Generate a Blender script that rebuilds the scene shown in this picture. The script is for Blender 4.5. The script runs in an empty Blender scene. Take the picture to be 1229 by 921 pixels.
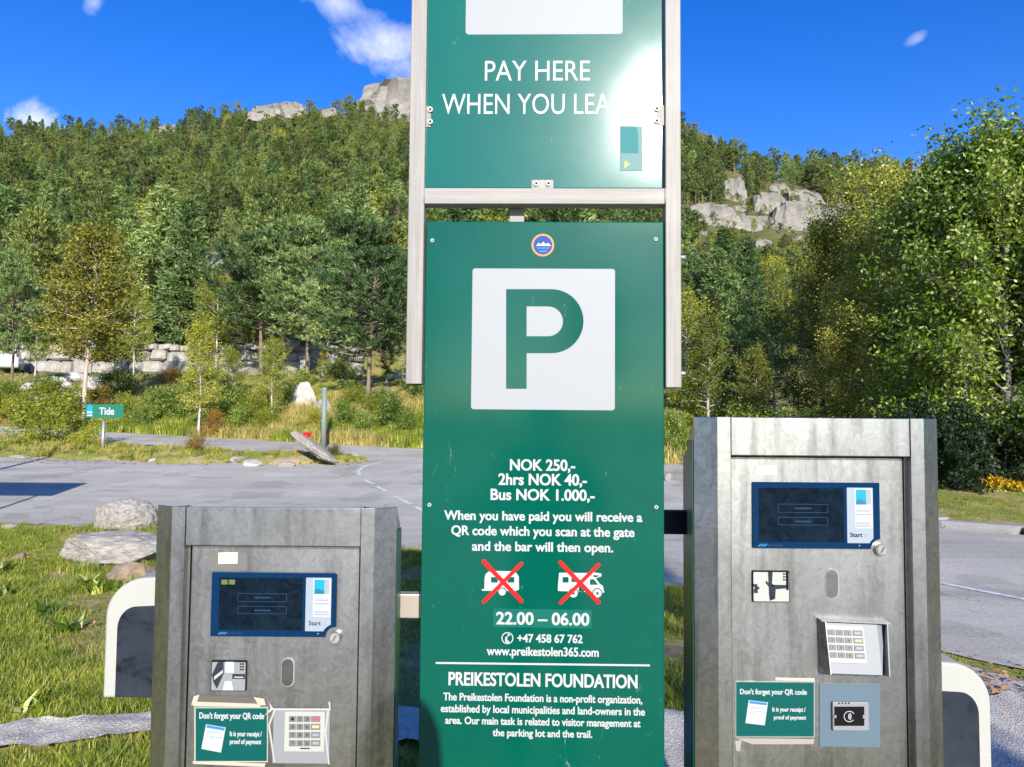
import bpy, bmesh, math, random
import numpy as np
from mathutils import Vector, Matrix, noise

S = bpy.context.scene
COL = S.collection
PI = math.pi
R = math.radians

# ------------------------------------------------------------------ camera
FPX, CX, CY = 887.0, 614.5, 460.5          # focal length and centre, in pixels of the 1229 x 921 photograph
EYE = 1.65
cam = bpy.data.cameras.new('camera')
cam_ob = bpy.data.objects.new('camera', cam); COL.objects.link(cam_ob)
cam.sensor_width = 36.0
cam.lens = FPX / 1229 * 36
cam.clip_start = 0.05; cam.clip_end = 5000
CAM_M = Matrix.Translation((0, 0, EYE)) @ Matrix.Rotation(R(90 + 2.87), 4, 'X') @ Matrix.Rotation(R(0.5), 4, 'Z')
cam_ob.matrix_world = CAM_M
S.camera = cam_ob

# ------------------------------------------------------------------ light
SUN_EL, SUN_AZ = 22.5, 9.5                  # degrees: height, and how far right of straight behind the camera
world = bpy.data.worlds.new('World'); S.world = world; world.use_nodes = True
wn = world.node_tree; wn.nodes.clear()
def N(t, kind, **kw):
    n = t.nodes.new(kind)
    for k, v in kw.items():
        if k.startswith('_'): setattr(n, k[1:], v)
        else: n.inputs[k.replace('_', ' ')].default_value = v
    return n
def world_nodes():
    t = wn; L = t.links.new
    out = N(t, 'ShaderNodeOutputWorld'); bg = N(t, 'ShaderNodeBackground'); bg.inputs[1].default_value = 0.10
    sky = N(t, 'ShaderNodeTexSky', _sky_type='NISHITA', _sun_disc=False, _sun_elevation=R(SUN_EL), _sun_rotation=R(180 - SUN_AZ),
            _air_density=1.0, _dust_density=0.35, _ozone_density=3.0, _altitude=300)
    hs = N(t, 'ShaderNodeHueSaturation'); hs.inputs['Saturation'].default_value = 1.38; hs.inputs['Hue'].default_value = .522; hs.inputs['Value'].default_value = 1.5
    L(sky.outputs[0], hs.inputs['Color'])
    tc = N(t, 'ShaderNodeTexCoord'); sx = N(t, 'ShaderNodeSeparateXYZ'); L(tc.outputs['Generated'], sx.inputs[0])
    def M(op, a, b=None, c=None, clamp=False):
        m = t.nodes.new('ShaderNodeMath'); m.operation = op; m.use_clamp = clamp
        for i, v in enumerate((a, b, c)):
            if v is None: continue
            if isinstance(v, (int, float)): m.inputs[i].default_value = v
            else: L(v, m.inputs[i])
        return m.outputs[0]
    yy = M('MAXIMUM', sx.outputs[1], 0.05)
    u = M('DIVIDE', sx.outputs[0], yy); v = M('DIVIDE', sx.outputs[2], yy)
    cb = N(t, 'ShaderNodeCombineXYZ'); L(u, cb.inputs[0]); L(v, cb.inputs[1])
    nz = N(t, 'ShaderNodeTexNoise', Scale=7.0, Detail=9.0, Roughness=0.62, Distortion=0.5); L(cb.outputs[0], nz.inputs['Vector'])
    nz2 = N(t, 'ShaderNodeTexNoise', Scale=22.0, Detail=6.0, Roughness=0.6); L(cb.outputs[0], nz2.inputs['Vector'])
    total = None
    # small clouds: centre (u, v), radii, tilt, strength
    for (cu, cv, ru, rv, rot, st) in ((-.18, .525, .055, .035, -.75, .85), (-.235, .575, .085, .022, -.45, .6), (-.665, .405, .035, .018, -.2, .95),
                                      (-.585, .575, .014, .016, -1.0, .5), (.56, .535, .018, .008, .6, .5), (-.15, .49, .03, .02, -.7, .5)):
        du = M('SUBTRACT', u, cu); dv = M('SUBTRACT', v, cv); c_, s_ = math.cos(rot), math.sin(rot)
        a = M('DIVIDE', M('ADD', M('MULTIPLY', du, c_), M('MULTIPLY', dv, s_)), ru)
        b = M('DIVIDE', M('ADD', M('MULTIPLY', du, -s_), M('MULTIPLY', dv, c_)), rv)
        d = M('SQRT', M('ADD', M('MULTIPLY', a, a), M('MULTIPLY', b, b)))
        e = M('SUBTRACT', 1.25, d)
        e = M('ADD', e, M('MULTIPLY', M('SUBTRACT', nz.outputs[0], 0.5), 4.2))
        e = M('ADD', e, M('MULTIPLY', M('SUBTRACT', nz2.outputs[0], 0.5), 1.3))
        e = M('MULTIPLY', M('MULTIPLY', e, 0.6, clamp=True), st)
        lim = M('SUBTRACT', 2.6, d, clamp=True)
        e = M('MULTIPLY', e, lim)
        total = e if total is None else M('MAXIMUM', total, e)
    front = M('GREATER_THAN', sx.outputs[1], 0.1)
    total = M('MULTIPLY', M('MULTIPLY', total, front), 0.95, clamp=True)
    mix = N(t, 'ShaderNodeMix', _data_type='RGBA'); mix.inputs[7].default_value = (8.2, 8.4, 8.8, 1)
    L(total, mix.inputs[0]); L(hs.outputs[0], mix.inputs[6]); L(mix.outputs[2], bg.inputs[0]); L(bg.outputs[0], out.inputs[0])
world_nodes()
sun_d = bpy.data.lights.new('sun', 'SUN'); sun_d.energy = 4.8; sun_d.angle = R(0.53); sun_d.color = (1.0, 0.955, 0.88)
sun = bpy.data.objects.new('sun', sun_d); COL.objects.link(sun)
SUN_V = Vector((math.sin(R(SUN_AZ)) * math.cos(R(SUN_EL)), -math.cos(R(SUN_AZ)) * math.cos(R(SUN_EL)), math.sin(R(SUN_EL))))
sun.rotation_euler = SUN_V.to_track_quat('Z', 'Y').to_euler()
S.view_settings.view_transform = 'Standard'; S.view_settings.look = 'None'
S.view_settings.exposure = 0.62; S.view_settings.gamma = 1.0
S.cycles.max_bounces = 8; S.cycles.transparent_max_bounces = 8; S.cycles.diffuse_bounces = 2; S.cycles.glossy_bounces = 3
S.cycles.transmission_bounces = 4

# ------------------------------------------------------------------ placing helpers
def ray(px, py):
    d = Vector(((px - CX) / FPX, -(py - CY) / FPX, -1.0))
    return (CAM_M.to_3x3() @ d)
def at(px, py, Y):
    d = ray(px, py); k = Y / d.y
    return Vector((d.x * k, Y, EYE + d.z * k))
def proj(p):
    q = CAM_M.inverted() @ Vector(p)
    return (CX + FPX * q.x / -q.z, CY - FPX * q.y / -q.z)

# ------------------------------------------------------------------ object helpers
def tag(o, label=None, cat=None, group=None, kind=None):
    if label: o['label'] = label
    if cat: o['category'] = cat
    if group: o['group'] = group
    if kind: o['kind'] = kind
    return o
def empty(name, loc=(0, 0, 0), rot=(0, 0, 0), label=None, cat=None, group=None):
    o = bpy.data.objects.new(name, None); COL.objects.link(o); o.location = loc; o.rotation_euler = rot
    o.empty_display_size = .1
    return tag(o, label, cat, group)
def link(name, me, mat=None, parent=None, loc=None, rot=None, scale=None):
    o = bpy.data.objects.new(name, me); COL.objects.link(o)
    if mat is not None and len(me.materials) == 0: me.materials.append(mat)
    if parent: o.parent = parent
    if loc is not None: o.location = loc
    if rot is not None: o.rotation_euler = rot
    if scale is not None: o.scale = scale
    return o
def copy_thing(src, loc, rot=None, scale=None, label=None):
    c = src.copy(); COL.objects.link(c); c.location = loc
    if rot is not None: c.rotation_euler = rot
    if scale is not None: c.scale = scale
    if label: c['label'] = label
    for ch in src.children:
        k = ch.copy(); COL.objects.link(k); k.parent = c
        for g in ch.children:
            j = g.copy(); COL.objects.link(j); j.parent = k
    return c
def bm_mesh(bm, name='m', smooth=False):
    me = bpy.data.meshes.new(name); bm.to_mesh(me); bm.free()
    if smooth: me.polygons.foreach_set('use_smooth', [True] * len(me.polygons))
    return me
def quick_mesh(name, V, F, smooth=False):
    """V (n,3) array; F (m,k) array of equal polygons"""
    V = np.asarray(V, dtype=np.float32); F = np.asarray(F, dtype=np.int32)
    me = bpy.data.meshes.new(name)
    me.vertices.add(len(V)); me.vertices.foreach_set('co', V.ravel())
    k = F.shape[1]
    me.loops.add(F.size); me.loops.foreach_set('vertex_index', F.ravel())
    me.polygons.add(len(F)); me.polygons.foreach_set('loop_start', np.arange(0, F.size, k, dtype=np.int32))
    if smooth: me.polygons.foreach_set('use_smooth', np.ones(len(F), dtype=bool))
    me.update(calc_edges=True)
    return me
def box_bm(x0, x1, y0, y1, z0, z1, bev=0, seg=2, bm=None):
    own = bm is None
    bm = bm or bmesh.new()
    vs = [bm.verts.new((x, y, z)) for x in (x0, x1) for y in (y0, y1) for z in (z0, z1)]
    fs = [(0, 1, 3, 2), (4, 6, 7, 5), (0, 4, 5, 1), (2, 3, 7, 6), (0, 2, 6, 4), (1, 5, 7, 3)]
    nf = [bm.faces.new([vs[i] for i in f]) for f in fs]
    if bev:
        es = list({e for f in nf for e in f.edges})
        bmesh.ops.bevel(bm, geom=es, offset=bev, segments=seg, profile=.5, affect='EDGES')
    return bm
def box(name, x0, x1, y0, y1, z0, z1, mat, parent=None, bev=0, seg=2):
    return link(name, bm_mesh(box_bm(x0, x1, y0, y1, z0, z1, bev, seg), name), mat, parent)
def prism(name, pts, y0, y1, mat, parent=None, axis='y', bev=0, seg=2, smooth=False):
    """outline pts (u, v) extruded; axis y: u=x v=z; axis z: u=x v=y (extruded from y0 to y1 in z); axis x: u=y v=z"""
    bm = bmesh.new()
    def P(u, v, w): return {'y': (u, w, v), 'z': (u, v, w), 'x': (w, u, v)}[axis]
    a = [bm.verts.new(P(u, v, y0)) for u, v in pts]; b = [bm.verts.new(P(u, v, y1)) for u, v in pts]
    n = len(pts)
    caps = [bm.faces.new(a), bm.faces.new(b[::-1])]
    for i in range(n): bm.faces.new((a[i], b[i], b[(i + 1) % n], a[(i + 1) % n]))
    bmesh.ops.recalc_face_normals(bm, faces=bm.faces)
    if bev:
        es = list({e for f in caps for e in f.edges})
        bmesh.ops.bevel(bm, geom=es, offset=bev, segments=seg, profile=.5, affect='EDGES')
    return link(name, bm_mesh(bm, name, smooth), mat, parent)
def rounded(x0, x1, z0, z1, r, n=5):
    if isinstance(r, (int, float)): r = (r,) * 4    # order: bl, br, tr, tl
    pts = []
    for (cx, cz, a0, rr) in ((x0 + r[0], z0 + r[0], PI, r[0]), (x1 - r[1], z0 + r[1], 1.5 * PI, r[1]), (x1 - r[2], z1 - r[2], 0, r[2]), (x0 + r[3], z1 - r[3], .5 * PI, r[3])):
        if rr == 0: pts.append((cx, cz)); continue
        for i in range(n + 1):
            a = a0 + i / n * PI / 2; pts.append((cx + rr * math.cos(a), cz + rr * math.sin(a)))
    return pts
def disc_pts(cx, cz, r, n=20): return [(cx + r * math.cos(2 * PI * i / n), cz + r * math.sin(2 * PI * i / n)) for i in range(n)]
def tube_arr(P, rad, ns=6):
    P = np.asarray(P, float); n = len(P); rad = np.broadcast_to(np.asarray(rad, float), (n,))
    T = np.gradient(P, axis=0); T /= np.linalg.norm(T, axis=1)[:, None] + 1e-9
    ref = np.where(np.abs(T[:, 2:3]) > .9, np.array([[1., 0, 0]]), np.array([[0, 0, 1.]]))
    A = np.cross(T, ref); A /= np.linalg.norm(A, axis=1)[:, None] + 1e-9; B = np.cross(T, A)
    an = np.arange(ns) * 2 * PI / ns
    V = P[:, None, :] + rad[:, None, None] * (np.cos(an)[None, :, None] * A[:, None, :] + np.sin(an)[None, :, None] * B[:, None, :])
    F = []
    for i in range(n - 1):
        for j in range(ns):
            F.append((i * ns + j, i * ns + (j + 1) % ns, (i + 1) * ns + (j + 1) % ns, (i + 1) * ns + j))
    return V.reshape(-1, 3), np.array(F)
def tubes_mesh(name, lst, ns=5):
    Vs, Fs, o = [], [], 0
    for P, r in lst:
        V, F = tube_arr(P, r, ns); Vs.append(V); Fs.append(F + o); o += len(V)
    return quick_mesh(name, np.concatenate(Vs), np.concatenate(Fs), True)
def cyl(name, p0, p1, r, mat, parent=None, ns=16, cap=True):
    p0, p1 = Vector(p0), Vector(p1); d = p1 - p0
    bm = bmesh.new()
    bmesh.ops.create_cone(bm, cap_ends=True, segments=ns, radius1=r, radius2=r, depth=d.length)
    M = Matrix.Translation((p0 + p1) / 2) @ d.to_track_quat('Z', 'Y').to_matrix().to_4x4()
    bm.transform(M)
    me = bm_mesh(bm, name)
    for p in me.polygons: p.use_smooth = len(p.vertices) == 4
    return link(name, me, mat, parent)

# ------------------------------------------------------------------ materials
def mat(name, col, rough=.6, metal=0, spec=.5, **kw):
    m = bpy.data.materials.new(name); m.use_nodes = True
    b = m.node_tree.nodes['Principled BSDF']
    b.inputs['Base Color'].default_value = (*col, 1); b.inputs['Roughness'].default_value = rough
    b.inputs['Metallic'].default_value = metal; b.inputs['Specular IOR Level'].default_value = spec
    for k, v in kw.items(): b.inputs[k.replace('_', ' ')].default_value = v
    return m
def coords(t, scale=(1, 1, 1), kind='Object'):
    tc = t.nodes.new('ShaderNodeTexCoord'); mp = t.nodes.new('ShaderNodeMapping'); mp.inputs['Scale'].default_value = scale
    t.links.new(tc.outputs[kind], mp.inputs[0]); return mp.outputs[0]
def noise_n(t, vec, scale, detail=5, rough=.6, dist=0):
    n = N(t, 'ShaderNodeTexNoise', Scale=scale, Detail=float(detail), Roughness=rough, Distortion=dist); t.links.new(vec, n.inputs['Vector']); return n.outputs[0]
def ramp(t, fac, stops, interp='LINEAR'):
    r = t.nodes.new('ShaderNodeValToRGB'); r.color_ramp.interpolation = interp
    e = r.color_ramp.elements
    while len(e) > 1: e.remove(e[-1])
    e[0].position = stops[0][0]; e[0].color = (*stops[0][1], 1) if not isinstance(stops[0][1], (int, float)) else (*(stops[0][1],) * 3, 1)
    for p, c in stops[1:]:
        k = e.new(p); k.color = (*c, 1) if not isinstance(c, (int, float)) else (c, c, c, 1)
    t.links.new(fac, r.inputs[0]); return r.outputs[0]
def mixc(t, fac, a, b, blend='MIX'):
    m = t.nodes.new('ShaderNodeMix'); m.data_type = 'RGBA'; m.blend_type = blend
    for i, v in ((0, fac), (6, a), (7, b)):
        if isinstance(v, (int, float)): m.inputs[i].default_value = v
        elif isinstance(v, tuple): m.inputs[i].default_value = (*v, 1)
        else: t.links.new(v, m.inputs[i])
    return m.outputs[2]
def bump(m, h, strength=.3, dist=.01):
    t = m.node_tree; b = t.nodes.new('ShaderNodeBump'); b.inputs['Strength'].default_value = strength; b.inputs['Distance'].default_value = dist
    t.links.new(h, b.inputs['Height']); t.links.new(b.outputs[0], t.nodes['Principled BSDF'].inputs['Normal'])
def setc(m, sock, inp='Base Color'): m.node_tree.links.new(sock, m.node_tree.nodes['Principled BSDF'].inputs[inp])

def m_steel(name, base=.34, seed=0.):
    m = mat(name, (base,) * 3, .35, 1.0); t = m.node_tree
    v = coords(t, (1, 1, 1)); mp = t.nodes.new('ShaderNodeMapping'); mp.inputs['Location'].default_value = (seed, seed * .7, 0); t.links.new(v, mp.inputs[0]); v = mp.outputs[0]
    big = noise_n(t, v, 5, 5, .55, .3); med = noise_n(t, v, 34, 9, .78, 1.6); swirl = noise_n(t, v, 170, 4, .7, 3.0)
    mp2 = t.nodes.new('ShaderNodeMapping'); mp2.inputs['Scale'].default_value = (1, 1, .015); t.links.new(v, mp2.inputs[0])
    br = noise_n(t, mp2.outputs[0], 420, 4, .6)
    mp3 = t.nodes.new('ShaderNodeMapping'); mp3.inputs['Scale'].default_value = (1, 1, .12); mp3.inputs['Rotation'].default_value = (0, .7, 0); t.links.new(v, mp3.inputs[0])
    scr = noise_n(t, mp3.outputs[0], 60, 9, .85, 2.0)
    mp4 = t.nodes.new('ShaderNodeMapping'); mp4.inputs['Scale'].default_value = (1, 1, .10); t.links.new(v, mp4.inputs[0])
    run = noise_n(t, mp4.outputs[0], 26, 5, .6, .2)
    c = ramp(t, big, [(.3, (base * .86, base * .85, base * .82)), (.7, (base * 1.12, base * 1.11, base * 1.08))])
    c = mixc(t, 1.0, c, ramp(t, med, [(.33, .66), (.5, .98), (.68, 1.3)]), 'MULTIPLY')
    c = mixc(t, 1.0, c, ramp(t, br, [(.3, .96), (.7, 1.04)]), 'MULTIPLY')
    c = mixc(t, 1.0, c, ramp(t, run, [(.34, .66), (.5, 1.0)]), 'MULTIPLY')
    c = mixc(t, ramp(t, scr, [(.68, 0.), (.74, .55)]), c, (base * 1.9, base * 1.9, base * 1.85))
    setc(m, c)
    setc(m, ramp(t, mixc(t, .5, med, swirl), [(.3, .37), (.7, .25)]), 'Roughness')
    bump(m, mixc(t, .3, med, br), .07, .0012)
    return m
STEEL = m_steel('stainless steel', .46); STEEL2 = m_steel('stainless steel door', .51, 3.1)
STEEL_D = m_steel('stainless steel darker', .28, 5.7)

def m_panel(name, col, haze=.03):
    m = mat(name, col, .17, 0, .36); t = m.node_tree
    v = coords(t); n = noise_n(t, v, 4, 6, .65, .4); f = noise_n(t, v, 420, 2, .5)
    c = mixc(t, 1.0, col, ramp(t, n, [(.3, .92), (.7, 1.08)]), 'MULTIPLY')
    # light scuffs: sparse short marks
    mp = t.nodes.new('ShaderNodeMapping'); mp.inputs['Scale'].default_value = (1, 1, .35); mp.inputs['Rotation'].default_value = (0, .5, 0); t.links.new(v, mp.inputs[0])
    s1 = noise_n(t, mp.outputs[0], 22, 8, .8, 1.5)
    sc = ramp(t, s1, [(.635, 0.), (.72, .5)])
    setc(m, mixc(t, sc, c, (.35, .55, .5)))
    b = t.nodes['Principled BSDF']
    b.inputs['Coat Weight'].default_value = haze; b.inputs['Coat Roughness'].default_value = .33
    setc(m, ramp(t, n, [(.3, .09), (.7, .11)]), 'Roughness')
    bump(m, f, .05, .0008)
    return m
GREEN = m_panel('green sign film', (.0, .078, .051)); 
GREEN_UP = m_panel('green sign film upper', (.0, .105, .082), .10)
GREEN_D = mat('green housing and reflection tint', (.0, .06, .035), .3)
WHITE = mat('white sign film', (.315, .325, .33), .45, 0, .15)
TEXTW = mat('white lettering', (.42, .425, .42), .45, 0, .25)
RED = mat('red vinyl', (.75, .008, .006), .5, 0, .2)
def m_alu(sc=(1, 1, .03)):
    m = mat('painted aluminium tube', (.62, .59, .56), .5, .0, .3); t = m.node_tree
    v = coords(t, sc); n = noise_n(t, v, 90, 5, .7); d = noise_n(t, coords(t), 6, 6, .7)
    c = mixc(t, .55, (.30, .28, .255), ramp(t, n, [(.35, (.16, .145, .12)), (.65, (.34, .32, .30))]))
    setc(m, mixc(t, ramp(t, d, [(.55, 0.), (.75, .35)]), c, (.42, .38, .32))); bump(m, n, .08, .001); return m
ALU = m_alu(); ALU_H = m_alu((.03, 1, 1))
GALV = mat('galvanised steel', (.42, .45, .47), .5, .6)
BLUE = mat('dark blue bezel', (.0015, .022, .065), .18, 0, .15)
def m_glass():
    m = mat('dark screen glass', (.006, .018, .045), .12, 0, .12); t = m.node_tree
    v = coords(t); n = noise_n(t, v, 30, 7, .75, 1.0)
    setc(m, ramp(t, n, [(.4, (.002, .006, .012)), (.75, (.009, .02, .032))])); setc(m, ramp(t, n, [(.3, .06), (.7, .16)]), 'Roughness'); return m
GLASS = m_glass()
LINE_B = mat('faint blue screen line', (.012, .035, .075), .5, 0, .1)
PLASTIC_W = mat('off white plastic', (.38, .38, .34), .5, 0, .25)
PLASTIC_G = mat('light grey plastic', (.22, .23, .24), .45)
KEY = mat('metal key', (.15, .15, .15), .5, 0, .3)
KEYTXT = mat('key print', (.012, .012, .014), .6, 0, .1)
DARKG = mat('dark grey plastic', (.035, .042, .052), .4, 0, .15)
def _dg():
    t = DARKG.node_tree; n = noise_n(t, coords(t), 9, 6, .7, .6)
    setc(DARKG, ramp(t, n, [(.38, (.006, .008, .012)), (.48, (.022, .028, .038)), (.75, (.034, .042, .055))]))
_dg()
BLACK = mat('black rubber', (.006, .006, .007), .7, 0, .1)
GREYBLUE = mat('grey blue plate', (.10, .145, .18), .5, 0, .2)
NOTICE = mat('teal notice', (.0, .075, .065), .35, 0, .3)
PAPER = mat('printed paper', (.42, .44, .455), .5)
LBLUE = mat('light blue print', (.03, .18, .40), .5, 0, .2)
CYAN = mat('cyan print', (.01, .26, .36), .5, 0, .2)
TAPE = mat('aged tape', (.42, .38, .30), .45)
DIRTYLABEL = mat('yellowed label', (.62, .60, .44), .6)
GREYP = mat('grey print', (.25, .28, .3), .6)
YELLOWP = mat('yellow key print', (.75, .55, .12), .5)
REDP = mat('red key print', (.6, .06, .10), .5)
ORANGE = mat('orange ring', (.55, .24, .07), .5, 0, .15)
MIDBLUE = mat('sticker blue', (.012, .05, .25), .5, 0, .15)

def m_leaf(name, c0, c1, c2=None, trans=.45, rough=.5):
    """leaf colour varies from leaf to leaf and from tree to tree"""
    m = bpy.data.materials.new(name); m.use_nodes = True; t = m.node_tree
    b = t.nodes['Principled BSDF']; b.inputs['Roughness'].default_value = rough; b.inputs['Specular IOR Level'].default_value = .35
    g = t.nodes.new('ShaderNodeNewGeometry'); oi = t.nodes.new('ShaderNodeObjectInfo')
    st = [(0., c0), (.75, c1)] + ([(1., c2)] if c2 else [])
    c = ramp(t, g.outputs['Random Per Island'], st)
    hv = t.nodes.new('ShaderNodeHueSaturation')
    mr = t.nodes.new('ShaderNodeMapRange'); mr.inputs[3].default_value = .475; mr.inputs[4].default_value = .525; t.links.new(oi.outputs['Random'], mr.inputs[0])
    mr2 = t.nodes.new('ShaderNodeMapRange'); mr2.inputs[3].default_value = 1.45; mr2.inputs[4].default_value = .5; t.links.new(oi.outputs['Random'], mr2.inputs[0])
    t.links.new(mr.outputs[0], hv.inputs['Hue']); t.links.new(mr2.outputs[0], hv.inputs['Value']); t.links.new(c, hv.inputs['Color'])
    t.links.new(hv.outputs[0], b.inputs['Base Color'])
    tr = t.nodes.new('ShaderNodeBsdfTranslucent'); t.links.new(hv.outputs[0], tr.inputs[0])
    mx = t.nodes.new('ShaderNodeMixShader'); mx.inputs[0].default_value = trans
    t.links.new(b.outputs[0], mx.inputs[1]); t.links.new(tr.outputs[0], mx.inputs[2]); t.links.new(mx.outputs[0], t.nodes['Material Output'].inputs[0])
    return m
L_PINE = m_leaf('pine needles', (.05, .09, .018), (.15, .21, .042), (.38, .42, .11), .22)
L_BLUEPINE = m_leaf('blue green needles', (.075, .135, .03), (.21, .31, .09), (.42, .52, .22), .28)
L_BIRCH = m_leaf('birch leaves', (.15, .20, .018), (.30, .35, .035), (.58, .52, .06), .4)
L_YBIRCH = m_leaf('yellowing birch leaves', (.17, .20, .02), (.38, .40, .05), (.80, .70, .18), .42)
L_GOLD = m_leaf('golden birch leaves', (.20, .20, .02), (.42, .38, .045), (.85, .62, .12), .4)
L_GREEN = m_leaf('broad green leaves', (.08, .155, .012), (.25, .35, .035), (.66, .67, .26), .4, .32)
L_SHADE_DARK = m_leaf('shade dark hedge leaves', (.008, .018, .006), (.018, .04, .01), None, .2)  # hedge leaves coloured near black to stand in for deep shade
L_RUST = m_leaf('rusty leaves', (.16, .12, .02), (.28, .20, .03), (.42, .22, .03), .35)
L_ORANGE = m_leaf('orange blossoms', (.75, .36, .01), (.90, .52, .03), None, .3)
L_GRASS = m_leaf('grass blades', (.22, .29, .025), (.36, .43, .05), (.60, .54, .18), .4, .45)
L_DRY = m_leaf('dry tall grass', (.34, .34, .07), (.54, .46, .14), (.68, .52, .26), .35)
L_LITTER = m_leaf('fallen leaves', (.22, .11, .04), (.40, .22, .09), (.55, .36, .18), .1)

def m_bark(name, c0, c1, sc=8):
    m = mat(name, c0, .85); t = m.node_tree; v = coords(t, (1, 1, .35)); n = noise_n(t, v, sc, 6, .7, .5)
    setc(m, ramp(t, n, [(.35, c0), (.65, c1)])); bump(m, n, .5, .03); return m
BARK = m_bark('pine bark', (.10, .075, .055), (.30, .21, .15)); BARK_B = m_bark('birch bark', (.28, .25, .22), (.62, .58, .52), 5)
BARK_R = m_bark('reddish birch bark', (.35, .22, .16), (.62, .48, .40), 4); BARK_G = m_bark('grey bark', (.07, .065, .055), (.22, .20, .17))

def m_rock(name='granite', c0=(.20, .185, .165), c1=(.46, .43, .39), sc=3.):
    m = mat(name, c0, .85, 0, .3); t = m.node_tree; v = coords(t)
    n = noise_n(t, v, sc, 8, .65, .4); f = noise_n(t, v, sc * 22, 5, .7); l = noise_n(t, v, sc * 1.7, 9, .75, .8)
    c = ramp(t, n, [(.3, c0), (.68, c1)])
    c = mixc(t, 1., c, ramp(t, f, [(.3, .68), (.6, 1.15)]), 'MULTIPLY')
    c = mixc(t, ramp(t, l, [(.58, 0.), (.68, .7)]), c, tuple(x * .42 for x in c0))
    setc(m, c); bump(m, mixc(t, .4, n, f), .7, .06 / sc); return m
ROCK = m_rock(); ROCK_P = m_rock('pale granite', (.34, .31, .27), (.60, .57, .52), 2.2)
CLIFFM = m_rock('cliff rock', (.13, .12, .105), (.31, .285, .25), .22)
WALLSTONE = m_rock('retaining wall stone', (.21, .195, .165), (.46, .43, .38), 1.3)
def m_gravel(name, c0, c1, dots=70):
    m = mat(name, c0, .9); t = m.node_tree; v = coords(t)
    n = noise_n(t, v, 3, 6, .6); vo = t.nodes.new('ShaderNodeTexVoronoi'); vo.inputs['Scale'].default_value = dots; t.links.new(v, vo.inputs['Vector'])
    c = mixc(t, .5, ramp(t, n, [(.35, c0), (.65, c1)]), ramp(t, vo.outputs['Color'], [(.1, tuple(x * .6 for x in c0)), (.9, tuple(min(1, x * 1.25) for x in c1))]))
    setc(m, c); bump(m, vo.outputs['Distance'], .5, .01); return m
GRAVEL = m_gravel('gravel path', (.30, .265, .215), (.52, .46, .38)); CONC = m_gravel('kerb concrete', (.27, .26, .24), (.40, .385, .36), 120)
STONEEDGE = m_gravel('stone edging', (.38, .34, .275), (.60, .54, .45), 90)
def m_asphalt():
    m = mat('asphalt', (.3,) * 3, .9, 0, .15); t = m.node_tree; v = coords(t)
    n = noise_n(t, v, .35, 6, .6, .3); g = noise_n(t, v, 130, 3, .8); f = noise_n(t, v, 28, 6, .8)
    mp = t.nodes.new('ShaderNodeMapping'); mp.inputs['Scale'].default_value = (.10, 1.4, 1); mp.inputs['Rotation'].default_value = (0, 0, -.12); t.links.new(v, mp.inputs[0])
    s = noise_n(t, mp.outputs[0], 1.3, 5, .6, .3)
    c = ramp(t, n, [(.3, (.37, .345, .29)), (.7, (.50, .465, .39))])
    c = mixc(t, 1., c, ramp(t, s, [(.35, .90), (.6, 1.04)]), 'MULTIPLY')
    c = mixc(t, .85, c, mixc(t, 1., c, ramp(t, g, [(.3, .40), (.65, 1.55)]), 'MULTIPLY'))
    vo = t.nodes.new('ShaderNodeTexVoronoi'); vo.feature = 'DISTANCE_TO_EDGE'; vo.inputs['Scale'].default_value = .2
    wv = t.nodes.new('ShaderNodeVectorMath'); wv.operation = 'ADD'; t.links.new(v, wv.inputs[0])
    nv_ = N(t, 'ShaderNodeTexNoise', Scale=1.6, Detail=6.0, Roughness=.7); t.links.new(v, nv_.inputs['Vector']); t.links.new(nv_.outputs['Color'], wv.inputs[1]); t.links.new(wv.outputs[0], vo.inputs['Vector'])
    c = mixc(t, ramp(t, vo.outputs['Distance'], [(.0012, .5), (.0035, 0.)]), c, (.06, .055, .05))
    pt = noise_n(t, v, .9, 4, .5, 0); c = mixc(t, 1., c, ramp(t, pt, [(.40, .84), (.43, 1.0), (.62, 1.0), (.66, 1.12)]), 'MULTIPLY')
    c = mixc(t, .4, c, mixc(t, 1., c, ramp(t, f, [(.3, .6), (.65, 1.3)]), 'MULTIPLY'))
    setc(m, c); bump(m, g, .5, .006); return m
ASPH = m_asphalt()
def m_paint():
    m = mat('worn white road paint', (.75,) * 3, .6); t = m.node_tree; n = noise_n(t, coords(t), 14, 7, .8)
    setc(m, ramp(t, n, [(.42, (.36, .36, .36)), (.52, (.74, .74, .73))])); return m
PAINT = m_paint()
def m_ground():
    m = mat('ground', (.15, .15, .05), .95, 0, .15); t = m.node_tree; v = coords(t)
    n = noise_n(t, v, .8, 7, .65, .5); f = noise_n(t, v, 14, 6, .75); b = noise_n(t, v, .05, 5, .6)
    near = ramp(t, n, [(.30, (.17, .20, .03)), (.50, (.26, .25, .06)), (.58, (.40, .30, .15)), (.72, (.46, .35, .21))])
    far = ramp(t, b, [(.3, (.06, .075, .02)), (.55, (.11, .11, .035)), (.75, (.19, .16, .08))])
    g = t.nodes.new('ShaderNodeNewGeometry'); ln = t.nodes.new('ShaderNodeVectorMath'); ln.operation = 'LENGTH'; t.links.new(g.outputs['Position'], ln.inputs[0])
    mr = t.nodes.new('ShaderNodeMapRange'); mr.inputs[1].default_value = 30; mr.inputs[2].default_value = 70; t.links.new(ln.outputs['Value'], mr.inputs[0])
    c = mixc(t, mr.outputs[0], near, far)
    c = mixc(t, 1., c, ramp(t, f, [(.3, .6), (.65, 1.3)]), 'MULTIPLY')
    setc(m, c); bump(m, f, .8, .03); return m
GROUND = m_ground()

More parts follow.
